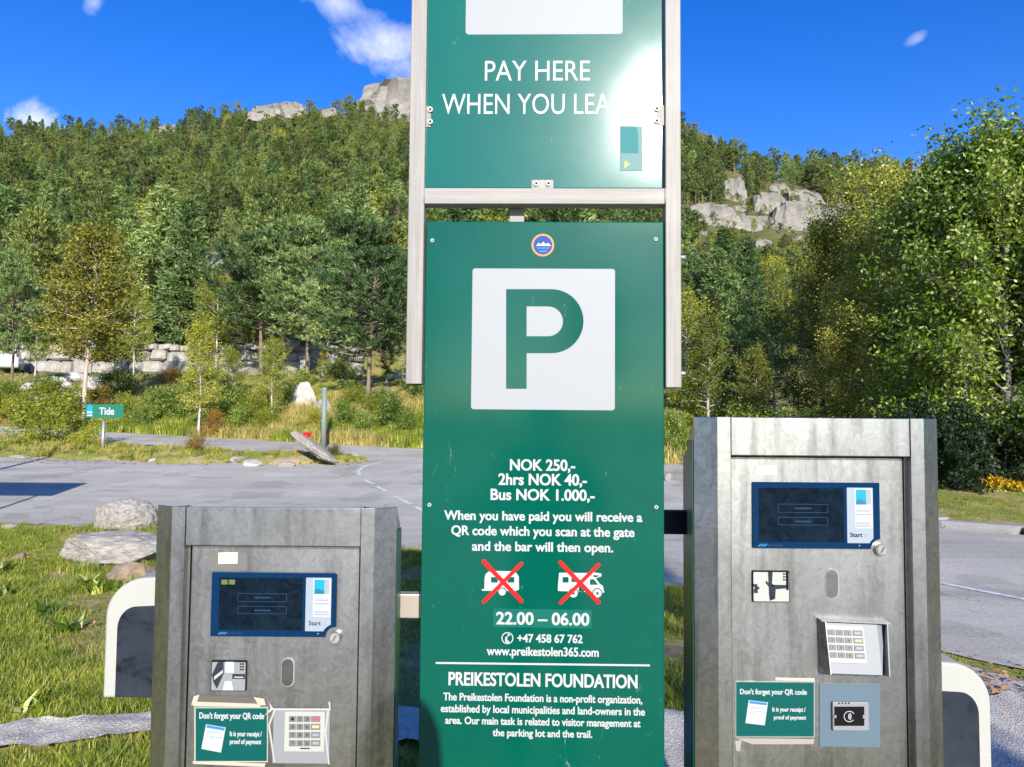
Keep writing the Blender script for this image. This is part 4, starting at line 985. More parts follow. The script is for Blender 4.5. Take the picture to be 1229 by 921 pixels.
def broadleaf(seed, Ht=8, Rr=2.2, h0=.22, nb=26, sub=5, lv=16, leaf=.14, spread=.35, stems=1, open_=.5, low=.0):
    rng = np.random.default_rng(seed); tubes = []; C, D = [], []
    for s in range(stems):
        P = trunk_path(Ht * (1 if s == 0 else rng.uniform(.6, .85)), rng, .10 if stems > 1 else .05)
        if s: P[:, :2] += np.outer(np.linspace(0, 1, len(P)), rng.normal(0, Rr * .35, 2))
        Hs = P[-1, 2]
        tubes.append((P, np.linspace(.013 * Hs, .002 * Hs, len(P))))
        for k in range(nb):
            f = (k + rng.random()) / nb; z = Hs * (h0 + (1 - h0) * f * .97); az = k * 2.4 + rng.normal(0, .5)
            prof = math.sin(PI * (low + (1 - low) * (.12 + .80 * f))) ** .7 * rng.uniform(.6, 1.15)
            L = Rr * prof; el = .35 + .7 * f + rng.normal(0, .15)
            o = on_path(P, z); dr = np.array([math.cos(az) * math.cos(el), math.sin(az) * math.cos(el), math.sin(el)])
            t = np.linspace(0, 1, 4)[:, None]; B = o + dr * L * t - np.array([0, 0, 1]) * L * .18 * t ** 2
            tubes.append((B, np.linspace(.0045, .0012, 4) * Hs * (1.1 - .6 * f)))
            for j in range(sub):
                tt = rng.uniform(.25, 1.0) if j else 1.0
                b = o + dr * L * tt - np.array([0, 0, 1]) * L * .18 * tt ** 2
                e = b + unit(dr * .6 + rng.normal(0, .55, 3)) * spread * rng.uniform(.7, 1.7)
                tubes.append((np.stack([b, (b + e) / 2 + rng.normal(0, .03, 3), e]), np.array([.0014, .0009, .0006]) * Hs))
                q = rng.random(lv)[:, None]
                C.append(b * (1 - q) + e * q * 1.08 + rng.normal(0, spread * open_ * .5, (lv, 3))); D.append(rng.normal(0, .7, (lv, 3)) + (e - b) * 1.2 + np.array([0, 0, -.15]))
    C = np.concatenate(C); D = np.concatenate(D)
    keep = C[:, 2] > .05; C, D = C[keep], D[keep]
    V, F = blades(C, D, rng.uniform(.7, 1.25, len(C)) * leaf, rng.uniform(.42, .62, len(C)) * leaf, rng)
    return tubes_mesh('trunk', tubes, 5), quick_mesh('crown', V, F)
def with_mat(me, m):
    if len(me.materials) == 0: me.materials.append(m)
    return me
def variant(me, m):
    c = me.copy(); c.materials.clear(); c.materials.append(m); return c
def joined(tr, cr):
    bm = bmesh.new(); bm.from_mesh(tr); n = len(bm.faces); bm.from_mesh(cr); bm.faces.ensure_lookup_table()
    for i, f in enumerate(bm.faces): f.material_index = 0 if i < n else 1
    me = bpy.data.meshes.new('tree'); bm.to_mesh(me); bm.free(); me.materials.append(tr.materials[0]); me.materials.append(cr.materials[0]); return me
PROTO = {}
def proto(kind, lst, bark, leafm):
    PROTO[kind] = [(with_mat(t, bark), with_mat(c, leafm)) for t, c in lst]
# near and middle distance
proto('pine', [conifer(11, 10, 2.5, .30, 84, 9, 20, 'pine', .36, .07), conifer(12, 10, 2.9, .22, 88, 9, 20, 'pine', .36, .07), conifer(13, 10, 2.2, .38, 74, 9, 20, 'pine', .36, .07)], BARK, L_PINE)
proto('blue_pine', [conifer(21, 8, 2.3, .14, 88, 10, 22, 'pine', .30, .055), conifer(22, 8, 2.0, .16, 84, 10, 22, 'pine', .30, .055)], BARK, L_BLUEPINE)
proto('spruce', [conifer(31, 9, 2.1, .04, 120, 8, 12, 'spruce', .40, .09), conifer(32, 9, 1.8, .06, 120, 7, 12, 'spruce', .40, .09)], BARK, L_BLUEPINE)
proto('birch', [broadleaf(41, 8, 1.9, .22, 38, 9, 30, .14, .42), broadleaf(42, 8, 1.6, .28, 36, 9, 30, .14, .40)], BARK_B, L_BIRCH)
proto('yellow_birch', [broadleaf(43, 8, 2.1, .22, 42, 9, 32, .15, .44), broadleaf(44, 8, 1.9, .2, 38, 9, 32, .15, .44)], BARK_R, L_YBIRCH)
# far: few, larger faces
proto('far_pine', [conifer(51, 10, 2.5, .34, 26, 7, 26, 'pine', .50, .10), conifer(52, 10, 2.9, .24, 28, 7, 26, 'pine', .50, .10), conifer(53, 10, 2.2, .42, 24, 7, 26, 'pine', .50, .10), conifer(54, 10, 2.6, .18, 28, 7, 26, 'pine', .50, .10)], BARK, L_PINE)
proto('far_spruce', [conifer(61, 10, 2.0, .06, 64, 6, 14, 'spruce', .55, .12), conifer(62, 10, 1.6, .10, 64, 6, 14, 'spruce', .55, .12)], BARK, L_BLUEPINE)
proto('far_birch', [broadleaf(71, 9, 2.2, .2, 26, 5, 12, .34, .6), broadleaf(72, 9, 2.0, .26, 24, 5, 12, .34, .6)], BARK_B, L_BIRCH)
NOM = {'pine': 10, 'blue_pine': 8, 'spruce': 9, 'birch': 8, 'yellow_birch': 8, 'far_pine': 10, 'far_spruce': 10, 'far_birch': 9}
NAME = {'pine': 'pine_tree', 'blue_pine': 'young_pine_tree', 'spruce': 'spruce_tree', 'birch': 'birch_tree', 'yellow_birch': 'birch_tree', 'far_pine': 'pine_tree', 'far_spruce': 'spruce_tree', 'far_birch': 'birch_tree'}
rnd = random.Random(4)
_tops = {}
def top_of(v):
    k = v[1].name
    if k not in _tops:
        a = np.empty(len(v[1].vertices) * 3, np.float32); v[1].vertices.foreach_get('co', a); _tops[k] = float(np.percentile(a.reshape(-1, 3)[:, 2], 99.6))
    return _tops[k]
def tree(kind, loc, height, label, rz=None, wide=1.0, var=None, group=None, lean=(0, 0), cat='tree'):
    v = PROTO[kind][(var if var is not None else rnd.randrange(99)) % len(PROTO[kind])]; s = height / top_of(v)
    th = empty(NAME[kind], loc, (lean[0], lean[1], rnd.uniform(0, 6.28) if rz is None else rz), label, cat, group); th.scale = (s * wide, s * wide, s)
    link('trunk', v[0], None, th); link('crown', v[1], None, th); return th
def tree_px(kind, px, py_top, Y, label, **k):
    """a tree standing on the terrain at distance Y whose top reaches py_top"""
    top = at(px, py_top, Y); z0 = hh(top.x, Y) - .1
    return tree(kind, (top.x, Y, z0), top.z - z0, label, **k)

# ------------------------------------------------------------------ scatter by geometry nodes (only for what nobody could count)
def scatter(name, meshes, pts, rots, scl, idx, kind='stuff', label=None):
    src = bpy.data.collections.new(name + '_kinds')
    for i, me in enumerate(meshes):
        o = bpy.data.objects.new('%s_kind_%02d' % (name, i), me); src.objects.link(o)
    me = bpy.data.meshes.new(name); me.vertices.add(len(pts)); me.vertices.foreach_set('co', np.asarray(pts, np.float32).ravel())
    a = me.attributes.new('turn', 'FLOAT_VECTOR', 'POINT'); a.data.foreach_set('vector', np.asarray(rots, np.float32).ravel())
    a = me.attributes.new('size', 'FLOAT_VECTOR', 'POINT'); a.data.foreach_set('vector', np.asarray(scl, np.float32).ravel())
    a = me.attributes.new('pick', 'INT', 'POINT'); a.data.foreach_set('value', np.asarray(idx, np.int32))
    o = bpy.data.objects.new(name, me); COL.objects.link(o)
    ng = bpy.data.node_groups.new(name, 'GeometryNodeTree')
    ng.interface.new_socket('Geometry', in_out='INPUT', socket_type='NodeSocketGeometry'); ng.interface.new_socket('Geometry', in_out='OUTPUT', socket_type='NodeSocketGeometry')
    gi = ng.nodes.new('NodeGroupInput'); go = ng.nodes.new('NodeGroupOutput'); ip = ng.nodes.new('GeometryNodeInstanceOnPoints'); ci = ng.nodes.new('GeometryNodeCollectionInfo')
    ci.inputs['Collection'].default_value = src; ci.inputs['Separate Children'].default_value = True; ci.inputs['Reset Children'].default_value = True
    def attr(n, t):
        x = ng.nodes.new('GeometryNodeInputNamedAttribute'); x.data_type = t; x.inputs['Name'].default_value = n
        return x.outputs['Attribute']
    e2r = ng.nodes.new('FunctionNodeEulerToRotation'); L = ng.links.new
    L(attr('turn', 'FLOAT_VECTOR'), e2r.inputs[0]); L(gi.outputs[0], ip.inputs['Points']); L(ci.outputs[0], ip.inputs['Instance']); ip.inputs['Pick Instance'].default_value = True
    L(attr('pick', 'INT'), ip.inputs['Instance Index']); L(e2r.outputs[0], ip.inputs['Rotation']); L(attr('size', 'FLOAT_VECTOR'), ip.inputs['Scale']); L(ip.outputs[0], go.inputs[0])
    md = o.modifiers.new('scatter', 'NODES'); md.node_group = ng
    tag(o, label, None, None, kind); return o

# ------------------------------------------------------------------ cliffs on the hill
CLIFFS = []
def cliff_mesh(seed):
    bm = box_bm(-1, 1, -1, 1, -1, 1); bmesh.ops.subdivide_edges(bm, edges=bm.edges[:], cuts=13, use_grid_fill=True)
    for v in bm.verts:
        p = v.co.copy(); q = Vector((p.x * 2.2 + seed * 3.1, p.y * 2.2, p.z * .9))
        n1 = noise.fractal(q, .9, 2.1, 4); n2 = noise.cell(Vector((p.x * 3.1 + p.z * .35 + seed, p.z * 1.4 + p.x * .4, seed)))
        v.co.y += n1 * .28 + (n2 - .5) * .16 - (p.z * .25 if p.y < 0 else 0) * -1
        v.co.x += noise.noise(Vector((p.z * 1.7, p.y, seed + 5))) * .12 - (.16 * p.z * (1 if p.x > 0 else -1) if abs(p.x) > .7 else 0)
        v.co.z += noise.fractal(Vector((p.x * 2.3, p.y * 1.4, seed)), .9, 2.2, 4) * (.13 if p.z > .3 else .05) - (.5 * max(0, abs(p.x) - .6) if p.z > .3 else 0)
    me = bm_mesh(bm, 'cliff'); me.materials.append(CLIFFM); return me
def cliff(px, py, w, hgt, seed, rfix=None, deep=.5, sub=4):
    """rock face whose middle shows at (px, py), w x hgt pixels"""
    p = hit(px, py + hgt * .3)
    if p is None:
        d = ray(px, py); k = (rfix or 520) / math.hypot(d.x, d.y); p = Vector((d.x * k, d.y * k, EYE + d.z * k))
    r = math.hypot(p.x, p.y); c = at(px, py, p.y); r = p.y; sx = w / 2 / FPX * r * 1.05; sz = hgt / 2 / FPX * r * 1.15
    me = cliff_mesh(seed)
    o = link('cliff', me, None, None, (c.x, c.y + sx * deep * .3, c.z - sz * .45), (0, 0, rnd.uniform(-.3, .3)), (sx, max(sx * deep, sz * .6), sz * 1.45)); tag(o, kind='structure')
    CLIFFS.append((px - w / 2, py - hgt / 2, px + w / 2, py + hgt * (.12 if rfix else .5)))
cliff(494, 127, 116, 44, 3, 540, .5); cliff(322, 135, 40, 13, 5, 500, .5); cliff(350, 132, 34, 13, 6, 500); cliff(395, 136, 24, 8, 7, 500)
cliff(204, 156, 26, 8, 8, 505)
for i, c in enumerate(((881, 230, 26, 26), (850, 260, 66, 22), (921, 248, 42, 26), (962, 238, 42, 14), (908, 272, 40, 20), (957, 264, 62, 34), (1003, 264, 46, 22), (885, 268, 30, 18), (935, 226, 22, 8), (888, 254, 22, 12), (955, 292, 20, 14), (843, 284, 18, 10), (915, 294, 24, 10), (1012, 250, 26, 10))):
    cliff(*c, 20 + i, None, .5, 3)
for i, c in enumerate(((262, 318, 40, 26), (278, 330, 24, 18), (236, 345, 20, 14), (245, 292, 12, 10), (300, 344, 20, 10))): cliff(*c, 40 + i, None, .5, 3)

# ------------------------------------------------------------------ forest on the hillside
def forest():
    rng = np.random.default_rng(5); items = []
    r = 57.0
    while r < 585:
        s = 4.8 + r * .0075; da = s / r
        for az in np.arange(-.86, .86, da):
            a = az + rng.normal(0, .3) * da; rr = r + rng.normal(0, .35) * s
            X, Y = rr * math.tan(a), rr
            z = hh(X, Y)
            px, py = proj((X, Y, z))
            if px < -420 or px > 1620: continue
            nv = noise.noise((X * .02, Y * .02, 4.)); nv2 = noise.noise((X * .05, Y * .05, 14.))
            Ht = rng.uniform(8.0, 14.5) * (1 + .3 * min(1, max(0, (rr - 90) / 120))) * (1.0 if rr < 300 else .9 if rr < 460 else .8)
            u = rng.random()
            decid = .06 + (.18 if rr < 115 else 0) + (.22 if nv2 > .25 else 0) + (.2 if px > 800 and rr < 200 else 0)
            spr = .30 + (.3 if nv < -.2 else 0)
            kind = 'far_birch' if u < decid else 'far_spruce' if u < decid + spr else 'far_pine'
            if kind == 'far_birch': Ht *= .8
            hp = FPX * Ht / rr
            skip = False
            for (x0, y0, x1, y1) in CLIFFS:
                if x0 - 2 < px < x1 + 2 and y0 - 2 < py - hp * .1 and py - hp < y1 - 3 and py < y1 + hp * .9:
                    if rng.random() < .95: skip = True
            if 190 < px < 300 and 300 < py < 352 and rng.random() < .6: skip = True
            if skip and rng.random() < .45: continue
            if skip: Ht = rng.uniform(2., 4.5); kind = rng.choice(['far_birch', 'far_pine', 'far_birch'])
            if rr > 120 and rng.random() < .05: continue
            items.append((hp, kind, X, Y, z - .3, Ht, px, py, rr))
        r += s * .92
    for i in range(420):      # scrub between the rock faces
        px, py = rng.uniform(822, 1035), rng.uniform(196, 305)
        q = hit(px, py)
        if q is None: continue
        if any(x0 + 3 < px < x1 - 3 and y0 + 4 < py < y1 - 1 for x0, y0, x1, y1 in CLIFFS): continue
        Ht = rng.uniform(2.0, 5.0); items.append((FPX * Ht / q.y, rng.choice(['far_birch', 'far_pine', 'far_pine']), q.x, q.y, hh(q.x, q.y) - .2, Ht, px, py, q.y))
    for i in range(260):
        px, py = rng.uniform(190, 330), rng.uniform(285, 420); q = hit(px, py)
        if q is None: continue
        if any(x0 + 3 < px < x1 - 3 and y0 + 3 < py < y1 - 1 for x0, y0, x1, y1 in CLIFFS): continue
        Ht = rng.uniform(1.0, 2.6); items.append((FPX * Ht / q.y * .5, 'far_birch', q.x, q.y, hh(q.x, q.y) - .1, Ht, px, py, q.y))
    items.sort(key=lambda t: -t[0])
    def seen(it): return -20 < it[6] < 1250 and not (512 < it[6] < 795)
    big = [it for it in items if seen(it)][:285]; ids = set(map(id, big)); rest = [it for it in items if id(it) not in ids]
    lab = {'far_pine': 'olive green pine in the dense forest on the hillside', 'far_spruce': 'blue green spruce in the dense forest on the hillside', 'far_birch': 'yellow green birch among the pines on the hillside'}
    near = {'far_pine': ('pine', 'blue_pine'), 'far_spruce': ('spruce',), 'far_birch': ('birch', 'yellow_birch')}
    for hp, kind, X, Y, z, Ht, px, py, rr in big:
        k = rnd.choice(near[kind]) if rr < 110 else kind
        if kind == 'far_pine' and rr < 110: k = 'pine' if rnd.random() < .7 else 'blue_pine'
        lb = lab[kind] if k != 'blue_pine' else 'blue green young pine in the dense forest on the hillside'
        what = {'far_pine': 'olive green pine', 'far_spruce': 'blue green spruce', 'far_birch': 'yellow green birch'}[kind] if k != 'blue_pine' else 'bluish young pine'
        if k == 'yellow_birch': what = 'golden birch'
        zone = next(z_ for lim, z_ in ((40, 'above the white car'), (90, 'between the white car and yellowing birch'), (160, 'above the yellowing birch'), (215, 'right of the yellowing birch'), (300, 'beside the bare rocky slope'),
                                      (360, 'above the big pale wall end'), (420, 'left of the bare trunked pine'), (520, 'beside the left frame post'), (850, 'just right of the sign frame'), (930, 'above the right pay machine'), (1030, 'under the grey rock faces'), (9999, 'behind the big birch')) if px < lim)
        row = 'at the slope foot' if rr < 72 else 'low on the slope' if rr < 90 else 'a little upslope' if rr < 112 else 'halfway upslope' if rr < 140 else 'higher upslope'
        tree(k, (X, Y, z), Ht, what + ' ' + row + ', ' + zone, wide=rnd.uniform(.9, 1.2), group='trees ' + row + ' ' + zone + ', ' + what)
    ms, index = [], {}
    for kind in ('far_pine', 'far_spruce', 'far_birch'):
        index[kind] = list(range(len(ms), len(ms) + len(PROTO[kind]))); ms += [joined(t, c) for t, c in PROTO[kind]]
    pts = [(i[2], i[3], i[4]) for i in rest]; n = len(rest)
    rots = np.zeros((n, 3)); rots[:, 2] = rng.uniform(0, 6.28, n); rots[:, :2] = rng.normal(0, .04, (n, 2))
    sc = np.array([[i[5] / NOM[i[1]]] * 3 for i in rest]); sc[:, :2] *= rng.uniform(.95, 1.3, (n, 1))
    pk = [index[i[1]][rng.integers(len(index[i[1]]))] for i in rest]
    scatter('forest', ms, pts, rots, sc, pk, label='dense pine forest covering the upper hillside')
    print('forest', len(items), len(big), len(rest))
forest()

# ------------------------------------------------------------------ single trees below the forest
PROTO['tall_birch'] = [(with_mat(t, BARK_R), with_mat(c, L_GOLD)) for t, c in (broadleaf(45, 8, 2.0, .36, 44, 9, 34, .15, .44),)]; NOM['tall_birch'] = 8; NAME['tall_birch'] = 'birch_tree'
PROTO['high_pine'] = [(with_mat(t, BARK), with_mat(c, L_BLUEPINE)) for t, c in (conifer(23, 8, 2.2, .34, 80, 10, 22, 'pine', .30, .055),)]; NOM['high_pine'] = 8; NAME['high_pine'] = 'pine_tree'
tree_px('high_pine', 20, 302, 37, 'small blue green pine with a dark trunk at the left edge before the white car', wide=.85)
tree_px('tall_birch', 108, 274, 31, 'yellowing birch with a leaning pale trunk behind the small green road sign', var=0, wide=1.15, lean=(0, .03))
tree_px('spruce', 66, 322, 57, 'blue green conifer half hidden between the small pine and the yellowing birch', var=1)
tree_px('blue_pine', 212, 318, 57, 'pointed blue green young pine right of the yellowing birch', var=1, wide=1.1)
tree_px('birch', 164, 340, 44, 'green birch with a thin pale trunk above the stone wall', var=0)
tree_px('birch', 243, 385, 27.5, 'slender green birch beside the far road left of the boulders', var=1, wide=1.1)
tree_px('birch', 330, 405, 29, 'low leafy birch sapling on the bank left of the grey marker post', var=0, wide=1.15)
tree_px('birch', 280, 420, 32, 'bushy light green birch on the bank before the stone wall', var=1, wide=1.5)
tree_px('high_pine', 345, 262, 47, 'broad pine with feathery needles standing above the stone wall end', var=0, wide=1.3)
tree_px('high_pine', 445, 296, 29.5, 'large bluish pine with a bare grey lower trunk next to the sign frame', wide=1.35)
tree_px('high_pine', 395, 325, 38, 'bluish pine crown between the marker post and the bare trunked pine', wide=1.2)
tree_px('high_pine', 492, 330, 42, 'pine partly covered by the left frame post of the sign', wide=1.2)
for a_ in (('pine', 40, 262, 62, 'broad pine rising behind the small left pine'), ('pine', 128, 252, 66, 'pine showing above the top of the yellowing birch'), ('birch', 190, 235, 70, 'golden green birch high behind the pointed young pine'),
           ('high_pine', 318, 282, 46, 'bluish pine leaning into the broad pine at its left'), ('high_pine', 372, 300, 41, 'dense bluish pine directly right of the broad pine'), ('high_pine', 420, 262, 52, 'tall bluish pine behind the bare trunked pine'), ('pine', 470, 268, 56, 'olive pine rising beside the sign frame'),
           ('birch', 262, 330, 52, 'pale birch behind the round bush'), ('birch', 140, 352, 50, 'leafy birch filling the gap left of the pointed young pine'), ('birch', 296, 380, 57, 'green birch under the bluish pines'), ('birch', 388, 420, 36, 'low birch beneath the dense bluish pine'), ('birch', 465, 405, 33, 'young birch between the bare trunk and the frame post'),
           ('birch', 232, 395, 56, 'young birch behind the wall right of the pointed pine'), ('birch', 45, 372, 44, 'young birch between the left pine and the yellowing birch')):
    tree_px(a_[0], a_[1], a_[2], a_[3], a_[4], wide=1.3)
tree_px('pine', 300, 330, 60, 'dark pine behind the light green birches on the bank', var=2)
for i, (k_, px_, Y_, t_) in enumerate((('birch', 545, 29, 380), ('high_pine', 580, 36, 330), ('birch', 625, 31, 370), ('pine', 665, 44, 300), ('birch', 700, 28, 385), ('blue_pine', 745, 34, 340), ('birch', 775, 30, 380), ('pine', 610, 50, 300))):
    tree_px(k_, px_, t_, Y_, 'tree standing hidden behind the green sign', group='trees hidden behind the green sign')
# right of the sign
tree_px('birch', 822, 350, 27, 'yellow green birch directly right of the sign frame', var=0, wide=1.2)
tree_px('birch', 850, 372, 25, 'thin stemmed birch behind the left edge of the right pay machine', var=1, wide=1.1)
tree_px('spruce', 880, 330, 31, 'narrow blue green spruce between the birches right of the sign', var=0, wide=.8)
tree_px('spruce', 898, 292, 44, 'taller grey green spruce below the rock faces', var=1, wide=.9)
tree_px('spruce', 862, 300, 50, 'dark spruce at the foot of the rocky slope', var=0, wide=1.0)
tree_px('birch', 930, 370, 30, 'olive birch behind the middle of the right pay machine', var=0, wide=1.2)
tree_px('yellow_birch', 905, 415, 24, 'low yellowing birch just above the right pay machine', var=1, wide=1.3)
BIGB = (broadleaf(81, 9, 3.0, .10, 64, 14, 34, .125, .45, 1, .7), broadleaf(82, 8.5, 3.1, .05, 68, 15, 36, .14, .45, 1, .7))
PROTO['big_birch'] = [(with_mat(BIGB[0][0], BARK_G), with_mat(BIGB[0][1], L_YBIRCH))]; NOM['big_birch'] = 9; NAME['big_birch'] = 'birch_tree'
PROTO['leafy'] = [(with_mat(BIGB[1][0], BARK_G), with_mat(BIGB[1][1], L_GREEN))]; NOM['leafy'] = 8.5; NAME['leafy'] = 'willow_tree'
tree_px('big_birch', 1062, 196, 24, 'large yellowing birch filling the middle right above the pay machine', wide=1.0)
tree_px('big_birch', 985, 262, 26, 'spreading birch with golden leaves left of the large yellowing birch', wide=.85)
tree_px('leafy', 1150, 172, 18, 'leafy tree with upright pale shoots beside the tallest right edge tree', wide=1.1)
tree_px('leafy', 1200, 142, 17, 'tall broad leaved tree with glossy leaves at the right edge', wide=1.0)
tree_px('big_birch', 1112, 205, 20.5, 'airy golden green birch left of the tallest right edge tree', wide=.9)
tree_px('big_birch', 1035, 330, 21.5, 'low olive birch behind the top of the right pay machine', wide=1.1)
tree_px('leafy', 1290, 160, 17.5, 'broad leaved tree cut by the right picture edge', wide=1.0)
# out of the picture, but their shade falls across the road
tree('birch', (-13.2, 4.5, 0), 8.2, 'birch on the verge beyond the left picture edge', var=0)
tree('birch', (3.75, -8.2, 0), 9.3, 'tall birch on the verge behind the viewer', var=0, wide=.5)
for i, (x, y, hgt) in enumerate(((-16, -26, 11), (-7, -30, 12), (2, -28, 10), (11, -31, 12), (20, -27, 11))):
    tree('pine', (x, y, h(x, y)), hgt * .8, 'pine in the row at the far side of the car park behind the viewer', group='pines behind the viewer')

# ------------------------------------------------------------------ bushes
def bush_mesh(seed, leaf=.09, n=34, lv=26): return broadleaf(seed, 1.5, .95, .02, n, 5, lv, leaf, .26, 3, .55, .12)
BUSH = {k: [(with_mat(t, BARK_G), with_mat(c, m)) for t, c in (bush_mesh(s, lf, 20, 20), bush_mesh(s + 1, lf, 18, 20))] for k, m, s, lf in
        (('green', L_GREEN, 101, .09), ('yellow', L_BIRCH, 111, .085), ('dark', L_SHADE_DARK, 121, .11), ('rust', L_RUST, 131, .075), ('blue', L_BLUEPINE, 141, .10))}
def bush(kind, px, py, Y, wpx, hpx, label, group=None, loc=None):
    p = at(px, py, Y); x, y = p.x, Y; z = h(x, y) - .03
    r = math.hypot(x, y); v = BUSH[kind][rnd.randrange(2)]
    th = empty('bush', (x, y, z), (0, 0, rnd.uniform(0, 6.28)), label, 'bush', group); sx = wpx / FPX * r / 2.1; sz = hpx / FPX * r / 1.6
    th.scale = (sx, sx * .9, sz); link('branches', v[0], None, th); link('foliage', v[1], None, th); return th
for a in (('green', 14, 486, 36, 50, 24, 'dark leafy bush under the white car'), ('yellow', 60, 500, 34, 60, 30, 'olive bush on the bank at the left'),
          ('yellow', 70, 540, 22.5, 84, 50, 'twiggy olive shrub on the traffic island left of the small road sign'), ('yellow', 103, 546, 21.6, 34, 24, 'low shrub around the foot of the small road sign'),
          ('rust', 238, 548, 20.6, 34, 26, 'spiky brown bush on the traffic island'), ('rust', 402, 556, 20.2, 26, 18, 'small dry bush right of the tilted slab'),
          ('green', 190, 510, 31, 56, 32, 'green bush on the bank below the stone wall'), ('green', 142, 488, 36, 46, 28, 'leafy bush below the pale stone wall'), ('green', 222, 508, 30.5, 46, 38, 'green bush left of the slender birch'),
          ('green', 272, 512, 29, 60, 40, 'round light green bush right of the slender birch'), ('yellow', 308, 512, 29, 50, 34, 'yellow green bush at the verge of the far road'), ('green', 345, 504, 31, 32, 26, 'bush beside the pale boulder on the bank'),
          ('green', 415, 512, 27, 40, 30, 'green bush between the marker post and the bare trunk'), ('yellow', 425, 492, 30, 50, 24, 'yellowish bush behind the marker post'), ('green', 470, 520, 26.5, 50, 40, 'green bush right of the bare pine trunk'),
          ('green', 500, 500, 30, 50, 56, 'leafy bush behind the foot of the frame post'), ('yellow', 380, 522, 27.5, 40, 22, 'low yellow bush behind the tilted slab'), ('yellow', 20, 508, 33, 60, 22, 'low olive bush beside the far road at the left edge'),
          ('green', 808, 530, 22.5, 50, 46, 'green bush in the gap between the sign and the right pay machine'), ('yellow', 835, 500, 26, 50, 60, 'yellow green bush above the left corner of the right pay machine'),
          ('green', 895, 512, 24, 70, 50, 'leafy bush behind the top of the right pay machine'), ('yellow', 1146, 522, 20.5, 34, 42, 'small round golden shrub above the dark hedge'),
          ('green', 960, 520, 22, 110, 50, 'wide shaded bush behind the right pay machine header'), ('green', 1010, 516, 22, 90, 50, 'shaded bush right of the machine header middle'),
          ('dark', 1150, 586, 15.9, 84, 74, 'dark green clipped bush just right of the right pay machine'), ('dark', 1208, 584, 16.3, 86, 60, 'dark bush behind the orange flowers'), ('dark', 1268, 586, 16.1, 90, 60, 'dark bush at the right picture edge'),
          ('dark', 1100, 586, 16.4, 80, 74, 'dark bush hidden mostly by the right pay machine'), ('green', 1222, 520, 19, 50, 40, 'light green bush beyond the dark hedge at the right')):
    bush(*a)
for i, (px, py, Y, w, hg) in enumerate(((35, 512, 31.5, 40, 22), (150, 508, 30.5, 40, 30), (172, 515, 29.5, 34, 24), (258, 520, 27.5, 36, 26), (290, 518, 27.8, 40, 30), (322, 516, 28, 34, 22), (362, 490, 34, 40, 18), (405, 482, 35, 50, 21),
        (438, 528, 26, 34, 26), (455, 505, 28.5, 40, 30), (490, 528, 25.8, 34, 28), (120, 498, 32.5, 44, 30), (60, 488, 36, 40, 26), (330, 482, 37, 44, 18), (250, 490, 36, 50, 20), (205, 490, 38, 40, 15), (395, 528, 26.5, 30, 20), (5, 500, 34, 40, 30))):
    sp = ('green', 'yellow', 'green', 'rust')[i % 4] if i % 7 else 'green'
    pl = ('under the small left pine', 'behind the small road sign', 'right of the small road sign', 'right of the slender birch', 'below the round bush', 'left of the tall pale boulder', 'above the tall pale boulder', 'behind the marker post', 'right of the marker post', 'beside the bare pine trunk', 'near the foot of the frame post', 'behind the yellowing birch trunk', 'among the rocks below the car', 'below the wall end', 'above the slender birch foot', 'below the middle of the stone wall', 'just behind the tilted slab', 'at the very left edge of the bank')[i]
    bush(sp, px, py, Y, w, hg, {'green': 'little green shrub ', 'yellow': 'little olive shrub ', 'rust': 'little reddish shrub '}[sp] + pl)
# orange flowering plant
def flowers():
    rng = np.random.default_rng(8)
    for i, (px, py, w) in enumerate(((1209, 590, 36), (1234, 592, 28))):
        p = gpoint(px, py + 2); n = 420; s = w / 2 / FPX * p.y
        C = rng.normal(0, .45, (n, 3)) * [s, s * .6, s * .42] + [0, 0, s * .55]; C[:, 2] = np.abs(C[:, 2])
        V, F = blades(C, rng.normal(0, 1, (n, 3)), rng.uniform(.06, .12, n), rng.uniform(.04, .07, n), rng)
        th = empty('flowering_plant', (p.x, p.y + .3, p.z), (0, 0, 0), ('orange flowering plant in front of the dark bush at the right', 'orange flowering plant cut by the right picture edge')[i], 'plant')
        link('blossoms', quick_mesh('blossoms', V, F), L_ORANGE, th)
        V, F = blades(rng.normal(0, .45, (300, 3)) * [s, s * .6, s * .2] + [0, 0, s * .2], rng.normal(0, 1, (300, 3)), np.full(300, .10), np.full(300, .04), rng); link('leaves', quick_mesh('leaves', V, F), L_GREEN, th)
flowers()

# ------------------------------------------------------------------ boulders and stones near the road
ROCK_N = m_rock('warm lichen granite', (.17, .15, .125), (.42, .385, .33), 9.); ROCK_BR = m_rock('brown weathered stone', (.16, .11, .075), (.38, .28, .20), 4.)
B0 = rock_mesh(33, 5, 3, .055, ROCK_N)
B1, B2, B3, B4 = rock_mesh(1, 5, 12, .05, ROCK_N), rock_mesh(2, 5, 16, .06, ROCK_N), rock_mesh(9, 4, 12, .06, ROCK_P), rock_mesh(14, 4, 16, .06, ROCK_BR)
def rock_px(me, px, py_base, w, hgt, label, rz=0, depth=.8, tilt=(0, 0), sink=.12, cat='boulder', group=None):
    p = gpoint(px, py_base); sx = w / 2 / FPX * p.y; sz = hgt / 2 / FPX * p.y
    return rock('boulder', (p.x, p.y + sx * depth * .8, p.z + sz * (1 - sink * 2)), (sx * 1.15, sx * depth * 1.1, sz * 1.25), rz, me, label, cat, group, None, tilt)
rock_px(B0, 139, 641, 66, 42, 'rounded grey boulder on the road edge behind the left pay machine', .4, .8, (0, 0), .2)
rock_px(B2, 128, 684, 150, 42, 'flat pale boulder slab lying in front of the rounded boulder', .1, .6, (0, .03), .22)
rock_px(B4, 152, 704, 60, 32, 'brownish stone tucked under the flat boulder slab', .8, .7, (0, 0), .25)
